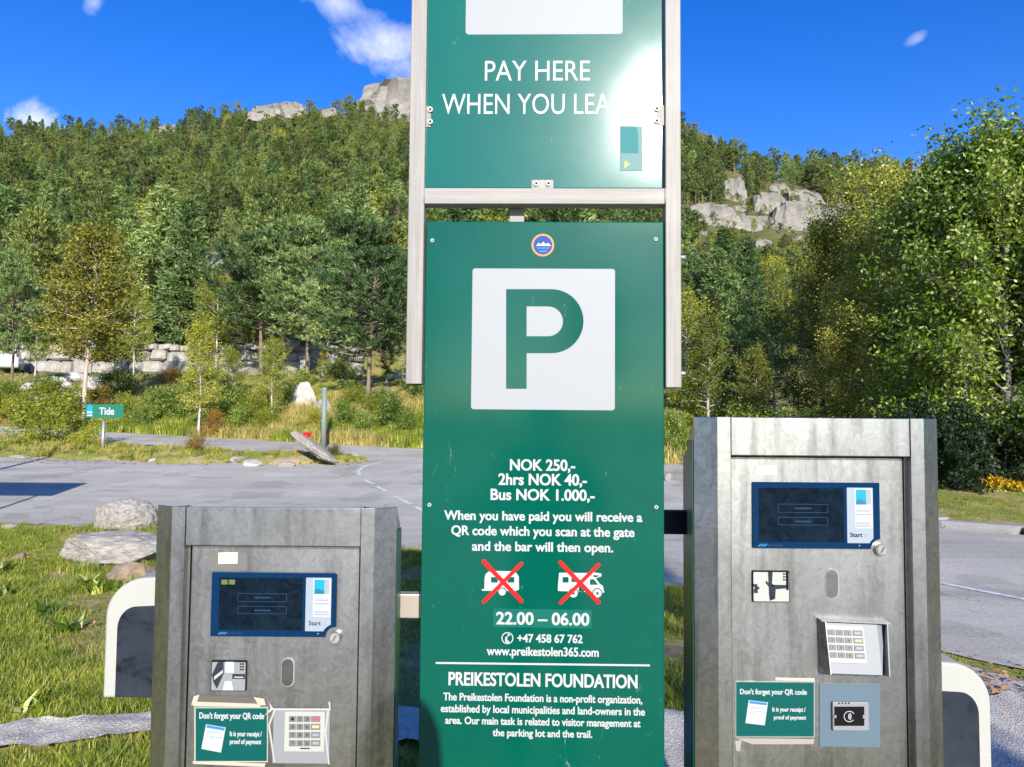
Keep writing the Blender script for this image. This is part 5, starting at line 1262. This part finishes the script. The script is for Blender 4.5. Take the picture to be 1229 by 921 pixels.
rock_px(B2, 96, 664, 40, 16, 'buried stone behind the flat slab', 2.2, .8)
rock_px(B2, 8, 638, 22, 8, 'small whitish stone at the left edge of the road', .3, .8); rock_px(B4, 20, 674, 24, 9, 'little round stone among the weeds', 2., .8)
sl = gpoint(376, 560)
rock('rock_slab', (sl.x, sl.y + .3, sl.z + .38), (.95, .5, .16), .15, B2, 'grey rock slab tipped on its side beside the grey marker post', 'boulder', None, None, (0, .62))
for i, (px, py, w, hh_) in enumerate(((215, 553, 40, 10), (283, 556, 22, 8), (300, 560, 30, 8), (340, 561, 22, 7), (262, 548, 26, 8), (424, 553, 14, 8), (20, 552, 26, 6), (150, 551, 16, 5), (182, 555, 12, 5), (318, 552, 16, 7))):
    rock_px((B1, B2, B3)[i % 3], px, py, w, hh_, ('flat stone on the edge of the traffic island beside the brown bush', 'stone left of the tilted slab', 'long flat stone near the tilted slab', 'small stone at the foot of the tilted slab', 'stone behind the brown bush on the island', 'pale stone at the tip of the traffic island', 'low stone at the left end of the island', 'small stone just right of the small road sign', 'tiny stone between the road sign and the brown bush', 'small stone behind the slab on the island')[i], i, .8)
for i, (px, py, Y, w, hg) in enumerate(((60, 470, 40, 70, 26), (78, 492, 36, 50, 34), (45, 492, 36, 40, 30), (365, 500, 31, 44, 52), (385, 505, 29.5, 26, 36), (345, 468, 37, 30, 22), (400, 440, 43, 44, 30), (370, 438, 44, 44, 26), (455, 490, 31, 50, 20), (485, 478, 34, 50, 24), (270, 470, 38, 24, 14), (300, 462, 40, 30, 20), (120, 462, 40, 60, 20), (345, 412, 52, 30, 14), (475, 505, 29, 30, 14), (95, 455, 42, 40, 16))):
    p = at(px, py, Y); sx = w / 2 / FPX * Y; sz = hg / 2 / FPX * Y; z = h(p.x, Y)
    rock('boulder', (p.x, Y, max(z, p.z - sz * .3)), (sx * 1.1, sx * .7, sz * 1.15), i * .7, (B3, B1, B2)[i % 3], ('pale rock below the white car', 'weathered rock face on the bank left of the birch trunk', 'grey rock on the bank behind the left shrubs', 'tall pale boulder left of the marker post', 'narrow pale boulder beside the marker post', 'pale stone behind the birch sapling', 'big pale stone at the right end of the wall', 'light boulder left of the wall end', 'reddish rock behind the bare pine trunk', 'rock behind the lower frame post', 'pinkish rock on the bank behind the round bush', 'rock behind the bushy birch', 'flat rock below the left part of the stone wall', 'whitish rock under the broad pine', 'small rock at the foot of the bare pine', 'smooth rock beside the car terrace')[i], 'boulder')
for i, (px, py, w, hg) in enumerate(((806, 552, 20, 8), (803, 578, 14, 10), (822, 556, 20, 8))):
    rock_px(B1, px, py, w, hg, ('stone at the far road edge beside the sign', 'dark edged stone in the gap beside the sign', 'stone half hidden by the right pay machine')[i], i, .8)

# retaining wall of big blocks
def stone_mesh(seed, m, bev=.12):
    rng = random.Random(seed); bm = box_bm(-.5, .5, -.5, .5, -.5, .5)
    for v in bm.verts: v.co += Vector((rng.uniform(-.09, .09), rng.uniform(-.09, .09), rng.uniform(-.11, .11)))
    bmesh.ops.bevel(bm, geom=list(bm.edges), offset=bev, segments=1, affect='EDGES')
    me = bm_mesh(bm, 'stone'); me.materials.append(m); return me
WS = [stone_mesh(200 + i, WALLSTONE, .17) for i in range(7)]
def wall():
    th = empty('retaining_wall', tuple(at(250, 440, 53)), (0, 0, 0), 'long retaining wall of pale stone blocks below the pine slope at the left', 'stone wall')
    inv = Matrix.Translation(-th.location)
    rng = random.Random(3)
    for course in range(3):
        px = 24.0
        while px < 432:
            wpx = rng.uniform(11, 27) if course < 2 else rng.uniform(10, 20); hpx = (16, 13, 8)[course]
            yb = (449, 434, 421)[course] + 6 * px / 430 * .3 + rng.uniform(-1, 1)
            p = at(px + wpx / 2, yb - hpx / 2, 53.2 - course * -.25)
            if course == 2 and rng.random() < .35: px += wpx; continue
            o = link('stone', WS[rng.randrange(7)], None, th, inv @ p, (rng.uniform(-.12, .12), rng.uniform(-.13, .13), rng.uniform(-.25, .25)), (wpx / FPX * 53 * .99, 1.3, hpx / FPX * 53 * 1.04)); px += wpx
wall()
# kerb of the right road side
KS = [stone_mesh(300 + i, CONC, .05) for i in range(3)]
def kerb():
    xs = []; x = 4.4
    pts = [(4.9, 18.5), (5.45, 16.5), (6.0, 14.5), (6.35, 13.2), (6.9, 11.95), (7.7, 11.2), (8.7, 10.85), (9.8, 10.5), (11, 10.1), (12.2, 9.8), (13.4, 9.45), (15, 9.0), (17, 8.5)]
    th = empty('kerb', (7.7, 11.1, h(7.7, 11.1)), (0, 0, 0), 'low worn concrete kerb between the right road and the lawn', 'kerb')
    P = [Vector(p) for p in pts]; seg = []
    for a, b in zip(P, P[1:]):
        n = max(1, round((b - a).length / .8))
        for i in range(n): seg.append((a.lerp(b, i / n), a.lerp(b, (i + 1) / n)))
    rng = random.Random(9)
    for a, b in seg:
        m = (a + b) / 2; d = b - a
        link('kerb_stone', KS[rng.randrange(3)], None, th, Vector((m.x, m.y, h(m.x, m.y) + .05)) - th.location, (0, rng.uniform(-.01, .01), math.atan2(d.y, d.x)), (d.length * .985, .34, .17))
kerb()
# lawn beyond the kerb
drape('lawn', lambda x: np.interp(x, [4.9, 6, 6.9, 7.7, 14, 24], [18.6, 14.6, 12.1, 11.3, 9.4, 7]), lambda x: x * 0 + 24, np.linspace(4.9, 24, 60), GROUND, .022, 20)

# ------------------------------------------------------------------ grass
def tuft_mesh(seed, n, hgt, spread, w, m, bend=.5):
    rng = np.random.default_rng(seed); a = rng.uniform(0, 6.28, n); rad = spread * np.sqrt(rng.random(n)); b = np.stack([rad * np.cos(a), rad * np.sin(a), np.full(n, -.01)], 1)
    L = hgt * rng.uniform(.5, 1.1, n); an = rng.uniform(0, 6.28, n); out = np.stack([np.cos(an), np.sin(an), np.zeros(n)], 1)
    side = np.stack([-np.sin(an), np.cos(an), np.zeros(n)], 1) * w / 2; bd = (rng.uniform(.15, 1, n) * bend * L)[:, None]
    mid = b + out * bd * .35 + np.array([0, 0, 1]) * (L * .6)[:, None]; tip = b + out * bd + np.array([0, 0, 1]) * (L * .92)[:, None]
    V = np.stack([b - side, b + side, mid + side * .8, mid - side * .8, tip + side * .1, tip - side * .1], 1).reshape(-1, 3)
    F = np.concatenate([np.arange(n)[:, None] * 6 + np.array([[0, 1, 2, 3]]), np.arange(n)[:, None] * 6 + np.array([[3, 2, 4, 5]])])
    return with_mat(quick_mesh('tuft', V, F), m)
TUFTS = [tuft_mesh(1, 46, .075, .09, .0045, L_GRASS, .8), tuft_mesh(2, 46, .10, .09, .0045, L_GRASS, 1.0), tuft_mesh(3, 40, .06, .10, .005, L_GRASS, .7), tuft_mesh(4, 30, .07, .09, .004, L_DRY, 1.0)]
TALL = [tuft_mesh(5, 40, .42, .18, .02, L_DRY, .6), tuft_mesh(6, 44, .36, .2, .022, L_GRASS, .7), tuft_mesh(7, 40, .28, .2, .02, L_DRY, .8), tuft_mesh(8, 50, .30, .22, .024, L_GRASS, .8)]
def grass_near():
    rng = np.random.default_rng(12); n = 70000
    Y = rng.uniform(2.2, 12.5, n) ; X = rng.uniform(-.95, .6, n) * Y
    keep = (Y < road_near(X) - .03) & (Y > 2.2)
    keep &= ~((Y > gn(X) - .03) & (Y < gf(X) + .03) & (X < 3))
    keep &= ~((X > 2.3) & (rng.random(n) < .45))
    q = np.array([noise.fractal((x * .8, y * .8, 2.), 1, 2, 3) for x, y in zip(X, Y)])
    keep &= (q < .10) | (rng.random(n) < .25)
    keep &= rng.random(n) < np.clip(.3 + Y / 14, 0, 1)
    X, Y, q = X[keep], Y[keep], q[keep]; n = len(X)
    rots = np.stack([rng.normal(0, .1, n), rng.normal(0, .1, n), rng.uniform(0, 6.28, n)], 1)
    s = rng.uniform(.5, 1.0, n) * np.clip(1.0 - q * .8, .5, 1.3) * np.where(X > 2.3, .6, 1); sc = np.stack([s * 1.1, s * 1.1, s], 1)
    pk = np.where(rng.random(n) < np.clip(.16 + q * 2.0 + (X > 2.3) * .5, .05, .9), 3, rng.integers(0, 3, n))
    scatter('grass', TUFTS, np.stack([X, Y, H(X, Y)], 1), rots, sc, pk, label='bright green grass with dry patches beside the road'); print('grass', n)
grass_near()
def tall_grass():
    rng = np.random.default_rng(13); P = []; PK = []; SC = []
    def add(x, y, pk, s): P.append((x, y, h(x, y) - .02)); PK.append(pk); SC.append((s, s, s))
    for i in range(2600):        # traffic island
        x = rng.uniform(-24, -4.0); n_ = np.interp(x, [-30, -14.4, -9.2, -5, -3.9], [22.5, 20.6, 19.5, 19.4, 20.2]); f_ = np.interp(x, [-30, -14.4, -12, -8, -5, -3.9], [29, 25.0, 22.8, 21.6, 21.2, 20.4])
        y = n_ + .15 + (f_ - n_ - .3) * rng.random(); q = noise.noise((x * .8, y * .8, 5))
        if q < -.25 and rng.random() < .8: continue
        t_ = min(y - n_, f_ - y); add(x, y, rng.choice((0, 2, 1, 3)), rng.uniform(.35, .75) * (.55 + .5 * min(1, t_)) * (1.0 if x < -8 else .75)); P[-1] = (x, y, h(x, y) + .12 * min(1, t_ * 2))
    for i in range(9000):       # bank
        x = rng.uniform(-34, 4.5); d = rng.uniform(.1, 16) ** 1.0 * rng.random(); y = float(edge_y(x)) + .15 + d
        sz_ = 1 if d < 6 else .45
        q = noise.noise((x * .25, y * .25, 6)); add(x, y, (1 if rng.random() < .5 else 3) if q > .05 else (0 if rng.random() < .5 else 2), rng.uniform(.6, 1.3) * sz_)
    for i in range(1500):       # rough grass on the right behind the trees
        x = rng.uniform(4, 22); y = rng.uniform(20, 30); add(x, y, rng.integers(0, 4), rng.uniform(.6, 1.2))
    n = len(P); rots = np.stack([rng.normal(0, .08, n), rng.normal(0, .08, n), rng.uniform(0, 6.28, n)], 1)
    scatter('tall_grass', TALL, P, rots, SC, PK, label='tall dry and green grass on the bank and the traffic island')
    P.clear(); PK.clear(); SC.clear()
    for i in range(9000):       # lawn
        x = rng.uniform(5, 20); y = rng.uniform(9, 20)
        if y < np.interp(x, [4.9, 6, 6.9, 7.7, 14, 24], [18.8, 14.8, 12.3, 11.5, 9.7, 7.2]) or x > .78 * y: continue
        add(x, y, rng.integers(0, 4) if rng.random() < .3 else rng.integers(0, 3), rng.uniform(.8, 1.3))
    n = len(P); rots = np.stack([rng.normal(0, .1, n), rng.normal(0, .1, n), rng.uniform(0, 6.28, n)], 1)
    scatter('lawn_grass', TUFTS, P, rots, SC, PK, label='short mown grass beyond the kerb on the right')
tall_grass()
def litter():
    rng = np.random.default_rng(14); C = []
    def near(n, x0, x1, y0, y1, cond=None):
        for i in range(n):
            x, y = rng.uniform(x0, x1), rng.uniform(y0, y1)
            if cond and not cond(x, y): continue
            C.append((x, y, h(x, y) + .03 + rng.uniform(0, .02)))
    near(1500, -6, 3, 2.8, 9, lambda x, y: y < road_near(x) and noise.noise((x * .9, y * .9, 8)) > .1)
    near(2600, 2.0, 6.5, 2.4, 5.4, lambda x, y: abs(y - road_near(x) + .3) < .5 * rng.random() + .15)
    near(2200, 2.3, 4.8, 2.8, 5.0, lambda x, y: y < road_near(x) - .1 and noise.noise((x * 2, y * 2, 3)) > -.15)
    near(900, -12, 0, 9, 12.3, lambda x, y: 0 < road_near(x) - y < .8)
    near(900, 6.8, 15, 9, 12, lambda x, y: abs(y - (road_far(x) - .05)) < .3)
    near(1200, -20, -4, 19, 21, lambda x, y: rng.random() < .8)
    near(900, 6, 14, 10.5, 17, lambda x, y: y > road_far(x) and rng.random() < .6)
    C = np.array(C); n = len(C); D = rng.normal(0, 1, (n, 3)); D[:, 2] *= .15
    d = unit(D); side = unit(np.cross(d, np.array([0, 0, 1.]) + rng.normal(0, .3, (n, 3)))); L = rng.uniform(.025, .05, (n, 1)) * np.clip(C[:, 1:2] / 8, 1, 2)
    V = np.stack([C, C + d * L * .5 + side * L * .32, C + d * L, C + d * L * .5 - side * L * .32], 1).reshape(-1, 3)
    tag(link('fallen_leaves', quick_mesh('litter', V, np.arange(n * 4).reshape(-1, 4)), L_LITTER), 'brown fallen leaves along the road edges', None, None, 'stuff')
litter()
def stone_fringe():
    rng = np.random.default_rng(31); P = []
    for px, py, w in ((139, 641, 40), (134, 684, 76), (152, 706, 36)):
        c = gpoint(px, py); a = w / FPX * c.y
        for i in range(150):
            t = rng.uniform(0, 2 * PI); P.append((c.x + a * 1.0 * math.cos(t) * rng.uniform(.85, 1.1), c.y + .25 + a * .6 * math.sin(t) * rng.uniform(.8, 1.15), 0))
    n = len(P); rots = np.stack([rng.normal(0, .15, n), rng.normal(0, .15, n), rng.uniform(0, 6.28, n)], 1); sz = rng.uniform(.8, 1.7, n)
    scatter('grass_fringe', TUFTS, P, rots, np.stack([sz, sz, sz], 1), rng.integers(0, 4, n), label='longer grass growing round the boulders by the road')
stone_fringe()
# broad weeds in the grass by the boulders
WEED = tuft_mesh(40, 26, .16, .10, .035, L_GREEN, 1.3)
for i, (px, py) in enumerate(((4, 690), (60, 742), (82, 760), (100, 705), (118, 712), (40, 860), (8, 720), (150, 712))):
    p = gpoint(px, py); th = link('weed', WEED, None, None, p, (0, 0, i * 1.1), (1.1, 1.1, .9))
    tag(th, ('broad leaved weed at the left picture edge below the stones', 'weed in the middle of the left grass patch', 'weed left of the white side box', 'upper weed just below the flat boulder slab', 'weed beside the brownish stone', 'weed just above the gravel strip', 'weed below the leftmost weed', 'weed under the brownish stone')[i], 'weed')

# ------------------------------------------------------------------ small road sign, marker post, car, posts
def tide_sign():
    p = gpoint(123, 546); th = empty('road_sign', (p.x, p.y, p.z), (0, 0, R(4)), 'small green direction sign reading Tide on a thin post at the traffic island', 'road sign')
    s = p.y / FPX; F = Face(th, -.03)
    cyl('post', (0, 0, 0), (0, 0, 40 * s), .045, GALV, th, 12); cyl('foot', (0, 0, 0), (0, 0, .12), .09, CONC, th, 12)
    bd = plate('sign_board', F, (103, 485.5, 148.5, 501.5), .02, mat('road sign green', (.0, .13, .075), .4), th, .02)
    F2 = Face(th, -.05)
    lettering(F2, 'Tide', 119, 137, 489.5, 497.8, TEXTW, bd, .003, bold=.02, emb=1)
    plate('sign_symbol', F2, (104.5, 486.5, 111, 500), .002, CYAN, bd, 0, .001); plate('sign_symbol', F2, (104.5, 494, 111, 496), .002, TEXTW, bd, 0, .004); plate('sign_symbol', F2, (104.5, 498, 111, 499.5), .002, TEXTW, bd, 0, .004)
    for dx in (-.18, .18): box('clamp', dx - .02, dx + .02, -.029, .03, 44 * s, 47 * s, GALV, th)
tide_sign()
def marker():
    p = gpoint(388, 538); p = Vector((p.x, p.y, h(p.x, p.y))); top = at(388, 467, p.y).z
    th = empty('marker_post', (p.x, p.y, p.z), (0, 0, 0), 'plain grey metal post standing on the bank left of the sign frame', 'post')
    cyl('post', (0, 0, 0), (0, 0, top - p.z), .085, mat('grey green post paint', (.19, .22, .19), .6), th, 16); cyl('post_cap', (0, 0, top - p.z), (0, 0, top - p.z + .03), .095, GALV, th, 16)
    for i, (px, py, r) in enumerate(((368, 522, .11), (357.5, 543, .09))):
        q = at(px, py, p.y - .5 - i * 1.2); z0 = h(q.x, q.y)
        t = empty('marker_light', (q.x, q.y, z0), (0, 0, 0), ('red plastic marker standing behind the tilted slab', 'small red plastic marker at the foot of the tilted slab')[i], 'marker')
        cyl('stake', (0, 0, 0), (0, 0, max(.05, q.z - z0)), .02, GALV, t, 8)
        bm = bmesh.new(); bmesh.ops.create_uvsphere(bm, u_segments=12, v_segments=8, radius=r)
        for v in bm.verts: v.co.z *= .75; v.co.x *= 1.3 if i == 0 else .8
        o = link('reflector', bm_mesh(bm, 'reflector', True), RED, t, (0, 0, max(.05, q.z - z0)))
marker()
def car():
    Y = 50.5; p = at(8, 446, Y); th = empty('parked_car', (p.x, Y, h(p.x, Y) + .0), (0, 0, R(-62)), 'white car parked on the terrace at the left edge', 'car')
    th.location.z = h(p.x, Y) + .02
    CW = mat('white car paint', (.62, .62, .62), .25); CG = mat('car window glass', (.02, .03, .035), .08); TY = mat('tyre rubber', (.012,) * 3, .8); RI = mat('alloy rim', (.35,) * 3, .35, .7)
    # car's length along local x, nose at -x
    side = [(-2.2, .38), (-2.22, .75), (-2.1, .95), (-1.15, 1.08), (-.45, 1.12), (1.9, 1.12), (2.15, 1.02), (2.2, .5), (2.1, .36), (1.7, .34), (-1.8, .34)]
    bm = bmesh.new()
    body = prism('body', side, -.88, .88, CW, th, 'y', .07, 3, True)
    cab = [(-1.05, 1.08), (-.35, 1.58), (.1, 1.66), (1.4, 1.64), (1.95, 1.12)]
    prism('cabin', [(-1.1, 1.06)] + cab[1:4] + [(2.0, 1.06)], -.74, .74, CW, th, 'y', .06, 3, True)
    for s in (-1, 1):
        a, b = sorted((s * .742, s * .752))
        prism('side_window', [(-.72, 1.14), (-.28, 1.52), (.32, 1.56), (.32, 1.14)], a, b, CG, th); prism('side_window', [(.40, 1.14), (.40, 1.56), (1.25, 1.54), (1.6, 1.14)], a, b, CG, th)
        for x in (-1.4, 1.35):
            w = cyl('wheel', (x, s * .70, .34), (x, s * .90, .34), .34, TY, th, 24); cyl('rim', (x, s * .895, .34), (x, s * .91, .34), .21, RI, w, 16)
        hl = box('headlight', -2.225, -2.02, min(s * .5, s * .86), max(s * .5, s * .86), .72, .9, mat('headlight glass', (.5, .52, .55), .1), th, .03)
        box('wing_mirror', -.78, -.62, min(s * .9, s * 1.05), max(s * .9, s * 1.05), 1.1, 1.24, CW, th, .02)
    V = [(-1.02, -.66, 1.115), (-1.02, .66, 1.115), (-.40, .6, 1.565), (-.40, -.6, 1.565)]
    me = quick_mesh('windscreen', [(x - .03, y, z + .02) for x, y, z in V], [(0, 1, 2, 3)]); link('windscreen', me, CG, th)
    box('grille', -2.24, -2.2, -.45, .45, .5, .82, DARKG, th, .01); box('bumper', -2.26, -2.12, -.84, .84, .34, .48, DARKG, th, .03)
car()
def offstage():
    # tall lamp post and a board whose shadows cross the road from beyond the left edge
    x, y = -10.9, 9.2
    th = empty('lamp_post', (x, y, 0), (0, 0, 0), 'tall grey lamp post beyond the left picture edge', 'lamp post')
    cyl('pole', (0, 0, 0), (0, 0, 8.2), .07, GALV, th, 12); cyl('arm', (0, 0, 8.15), (-1.4, 0, 8.35), .035, GALV, th, 8); box('lamp_head', -2.0, -1.35, -.12, .12, 8.3, 8.42, GALV, th, .03)
    th = empty('information_board', (-8.95, 8.9, 0), (0, 0, 0), 'wide green board on two posts beyond the left picture edge', 'board')
    box('board', -1.1, 1.1, -.02, .02, 2.35, 3.15, GREEN_D, th, .004)
    for s in (-.8, .8): cyl('post', (s, .05, 0), (s, .05, 3.1), .035, GALV, th, 10)
offstage()

# ------------------------------------------------------------------ the photographer, whose head shadow falls on the panel
def person():
    th = empty('person', (.07, -.20, 0), (0, 0, 0), 'standing person in a dark jacket raising a phone, throwing the shadow low on the sign', 'person')
    J = {'pelvis': (0, 0, .98), 'waist': (0, .0, 1.10), 'chest': (0, .01, 1.34), 'neck0': (0, 0, 1.50), 'neck1': (0, .01, 1.56),
         'lsh': (-.17, 0, 1.45), 'lel': (-.24, .10, 1.20), 'lwr': (-.10, .19, 1.42), 'rsh': (.17, 0, 1.45), 'rel': (.25, .10, 1.20), 'rwr': (.17, .19, 1.42),
         'lhip': (-.09, 0, .93), 'lkn': (-.11, .03, .50), 'lan': (-.12, -.01, .09), 'lto': (-.13, .15, .03), 'rhip': (.09, 0, .93), 'rkn': (.11, .03, .50), 'ran': (.12, -.01, .09), 'rto': (.13, .15, .03)}
    rad = dict(pelvis=.145, waist=.13, chest=.155, neck0=.062, neck1=.055, lsh=.065, lel=.045, lwr=.028, rsh=.065, rel=.045, rwr=.028, lhip=.095, lkn=.06, lan=.042, lto=.035, rhip=.095, rkn=.06, ran=.042, rto=.035)
    E = [('pelvis', 'waist'), ('waist', 'chest'), ('chest', 'neck0'), ('neck0', 'neck1'), ('chest', 'lsh'), ('lsh', 'lel'), ('lel', 'lwr'), ('chest', 'rsh'), ('rsh', 'rel'), ('rel', 'rwr'),
         ('pelvis', 'lhip'), ('lhip', 'lkn'), ('lkn', 'lan'), ('lan', 'lto'), ('pelvis', 'rhip'), ('rhip', 'rkn'), ('rkn', 'ran'), ('ran', 'rto')]
    def skin(name, J, rad, E, root, m, par, sub=2):
        names = list(J); me = bpy.data.meshes.new(name); me.from_pydata([J[n] for n in names], [(names.index(a), names.index(b)) for a, b in E], [])
        o = link(name, me, None, None); md = o.modifiers.new('s', 'SKIN'); md.use_smooth_shade = True
        for i, n in enumerate(names):
            sv = me.skin_vertices[0].data[i]; r = rad[n]; sv.radius = r if isinstance(r, tuple) else (r, r); sv.use_root = n == root
        s2 = o.modifiers.new('ss', 'SUBSURF'); s2.levels = sub; s2.render_levels = sub
        bpy.context.view_layer.update(); dg = bpy.context.evaluated_depsgraph_get(); nm = bpy.data.meshes.new_from_object(o.evaluated_get(dg)); bpy.data.objects.remove(o)
        nm.materials.clear(); return link(name, nm, m, par)
    SK = mat('skin', (.45, .28, .20), .5); JK = mat('dark jacket', (.02, .025, .04), .8); HR = mat('brown hair', (.06, .035, .02), .7)
    skin('body', J, rad, E, 'pelvis', JK, th)
    bm = bmesh.new(); bmesh.ops.create_uvsphere(bm, u_segments=24, v_segments=16, radius=1)
    for v in bm.verts:
        z = v.co.z; v.co = Vector((v.co.x * .077 * (1 - .22 * max(0, -z)), v.co.y * .097 * (1 - .15 * max(0, -z)), z * .118)) + Vector((0, .02, 1.68))
        if v.co.y > .1 and abs(v.co.x) < .02 and 1.64 < v.co.z < 1.69: v.co.y += .022
    hd = link('head', bm_mesh(bm, 'head', True), SK, th)
    for s in (-1, 1):
        bm = bmesh.new(); bmesh.ops.create_uvsphere(bm, u_segments=10, v_segments=8, radius=.012); bmesh.ops.translate(bm, verts=bm.verts, vec=(s * .03, .108, 1.69)); link('eye', bm_mesh(bm, 'eye', True), BLACK, hd)
        bm = bmesh.new(); bmesh.ops.create_uvsphere(bm, u_segments=10, v_segments=8, radius=.03)
        for v in bm.verts: v.co.x *= .35; v.co.y *= .6
        bmesh.ops.translate(bm, verts=bm.verts, vec=(s * .079, .01, 1.675)); link('ear', bm_mesh(bm, 'ear', True), SK, hd)
    bm = bmesh.new(); bmesh.ops.create_uvsphere(bm, u_segments=24, v_segments=16, radius=1)
    bmesh.ops.delete(bm, geom=[v for v in bm.verts if v.co.z < -.1 and v.co.y > -.2 or v.co.z < -.6], context='VERTS')
    for v in bm.verts: v.co = Vector((v.co.x * .086, v.co.y * .104 - .01, v.co.z * .128)) + Vector((0, .016, 1.69))
    link('hair', bm_mesh(bm, 'hair', True), HR, hd)
    for s, wr in ((-1, J['lwr']), (1, J['rwr'])):
        w = Vector(wr); HJ = {'w': tuple(w), 'p': tuple(w + Vector((-s * .01, .02, .05)))}; hr = {'w': .024, 'p': (.036, .018)}; he = [('w', 'p')]
        for k in range(4):
            b = w + Vector((-s * .012 + s * (k - 1.5) * .0, .030, .052 + (k - 1.5) * .019)); a, c = b + Vector((-s * .02, .028, .01)), b + Vector((-s * .045, .030, .012 - k * .003))
            for n_, q, r_ in (('a', b, .009), ('b', a, .0085), ('c', c, .0075)): HJ[n_ + str(k)] = tuple(q); hr[n_ + str(k)] = r_
            he += [('p', 'a%d' % k), ('a%d' % k, 'b%d' % k), ('b%d' % k, 'c%d' % k)]
        HJ['t0'] = tuple(w + Vector((-s * .02, -.0, .035))); HJ['t1'] = tuple(w + Vector((-s * .045, .0, .055))); hr['t0'] = .011; hr['t1'] = .009; he += [('p', 't0'), ('t0', 't1')]
        skin('hand', HJ, hr, he, 'p', SK, th, 1)
    ph = empty('phone', (-.055, -.075, 1.50), (0, 0, 0), 'black phone held up by the person', 'phone')
    box('phone_body', -.075, .075, -.004, .004, -.036, .036, BLACK, ph, .003)
    return th
person()
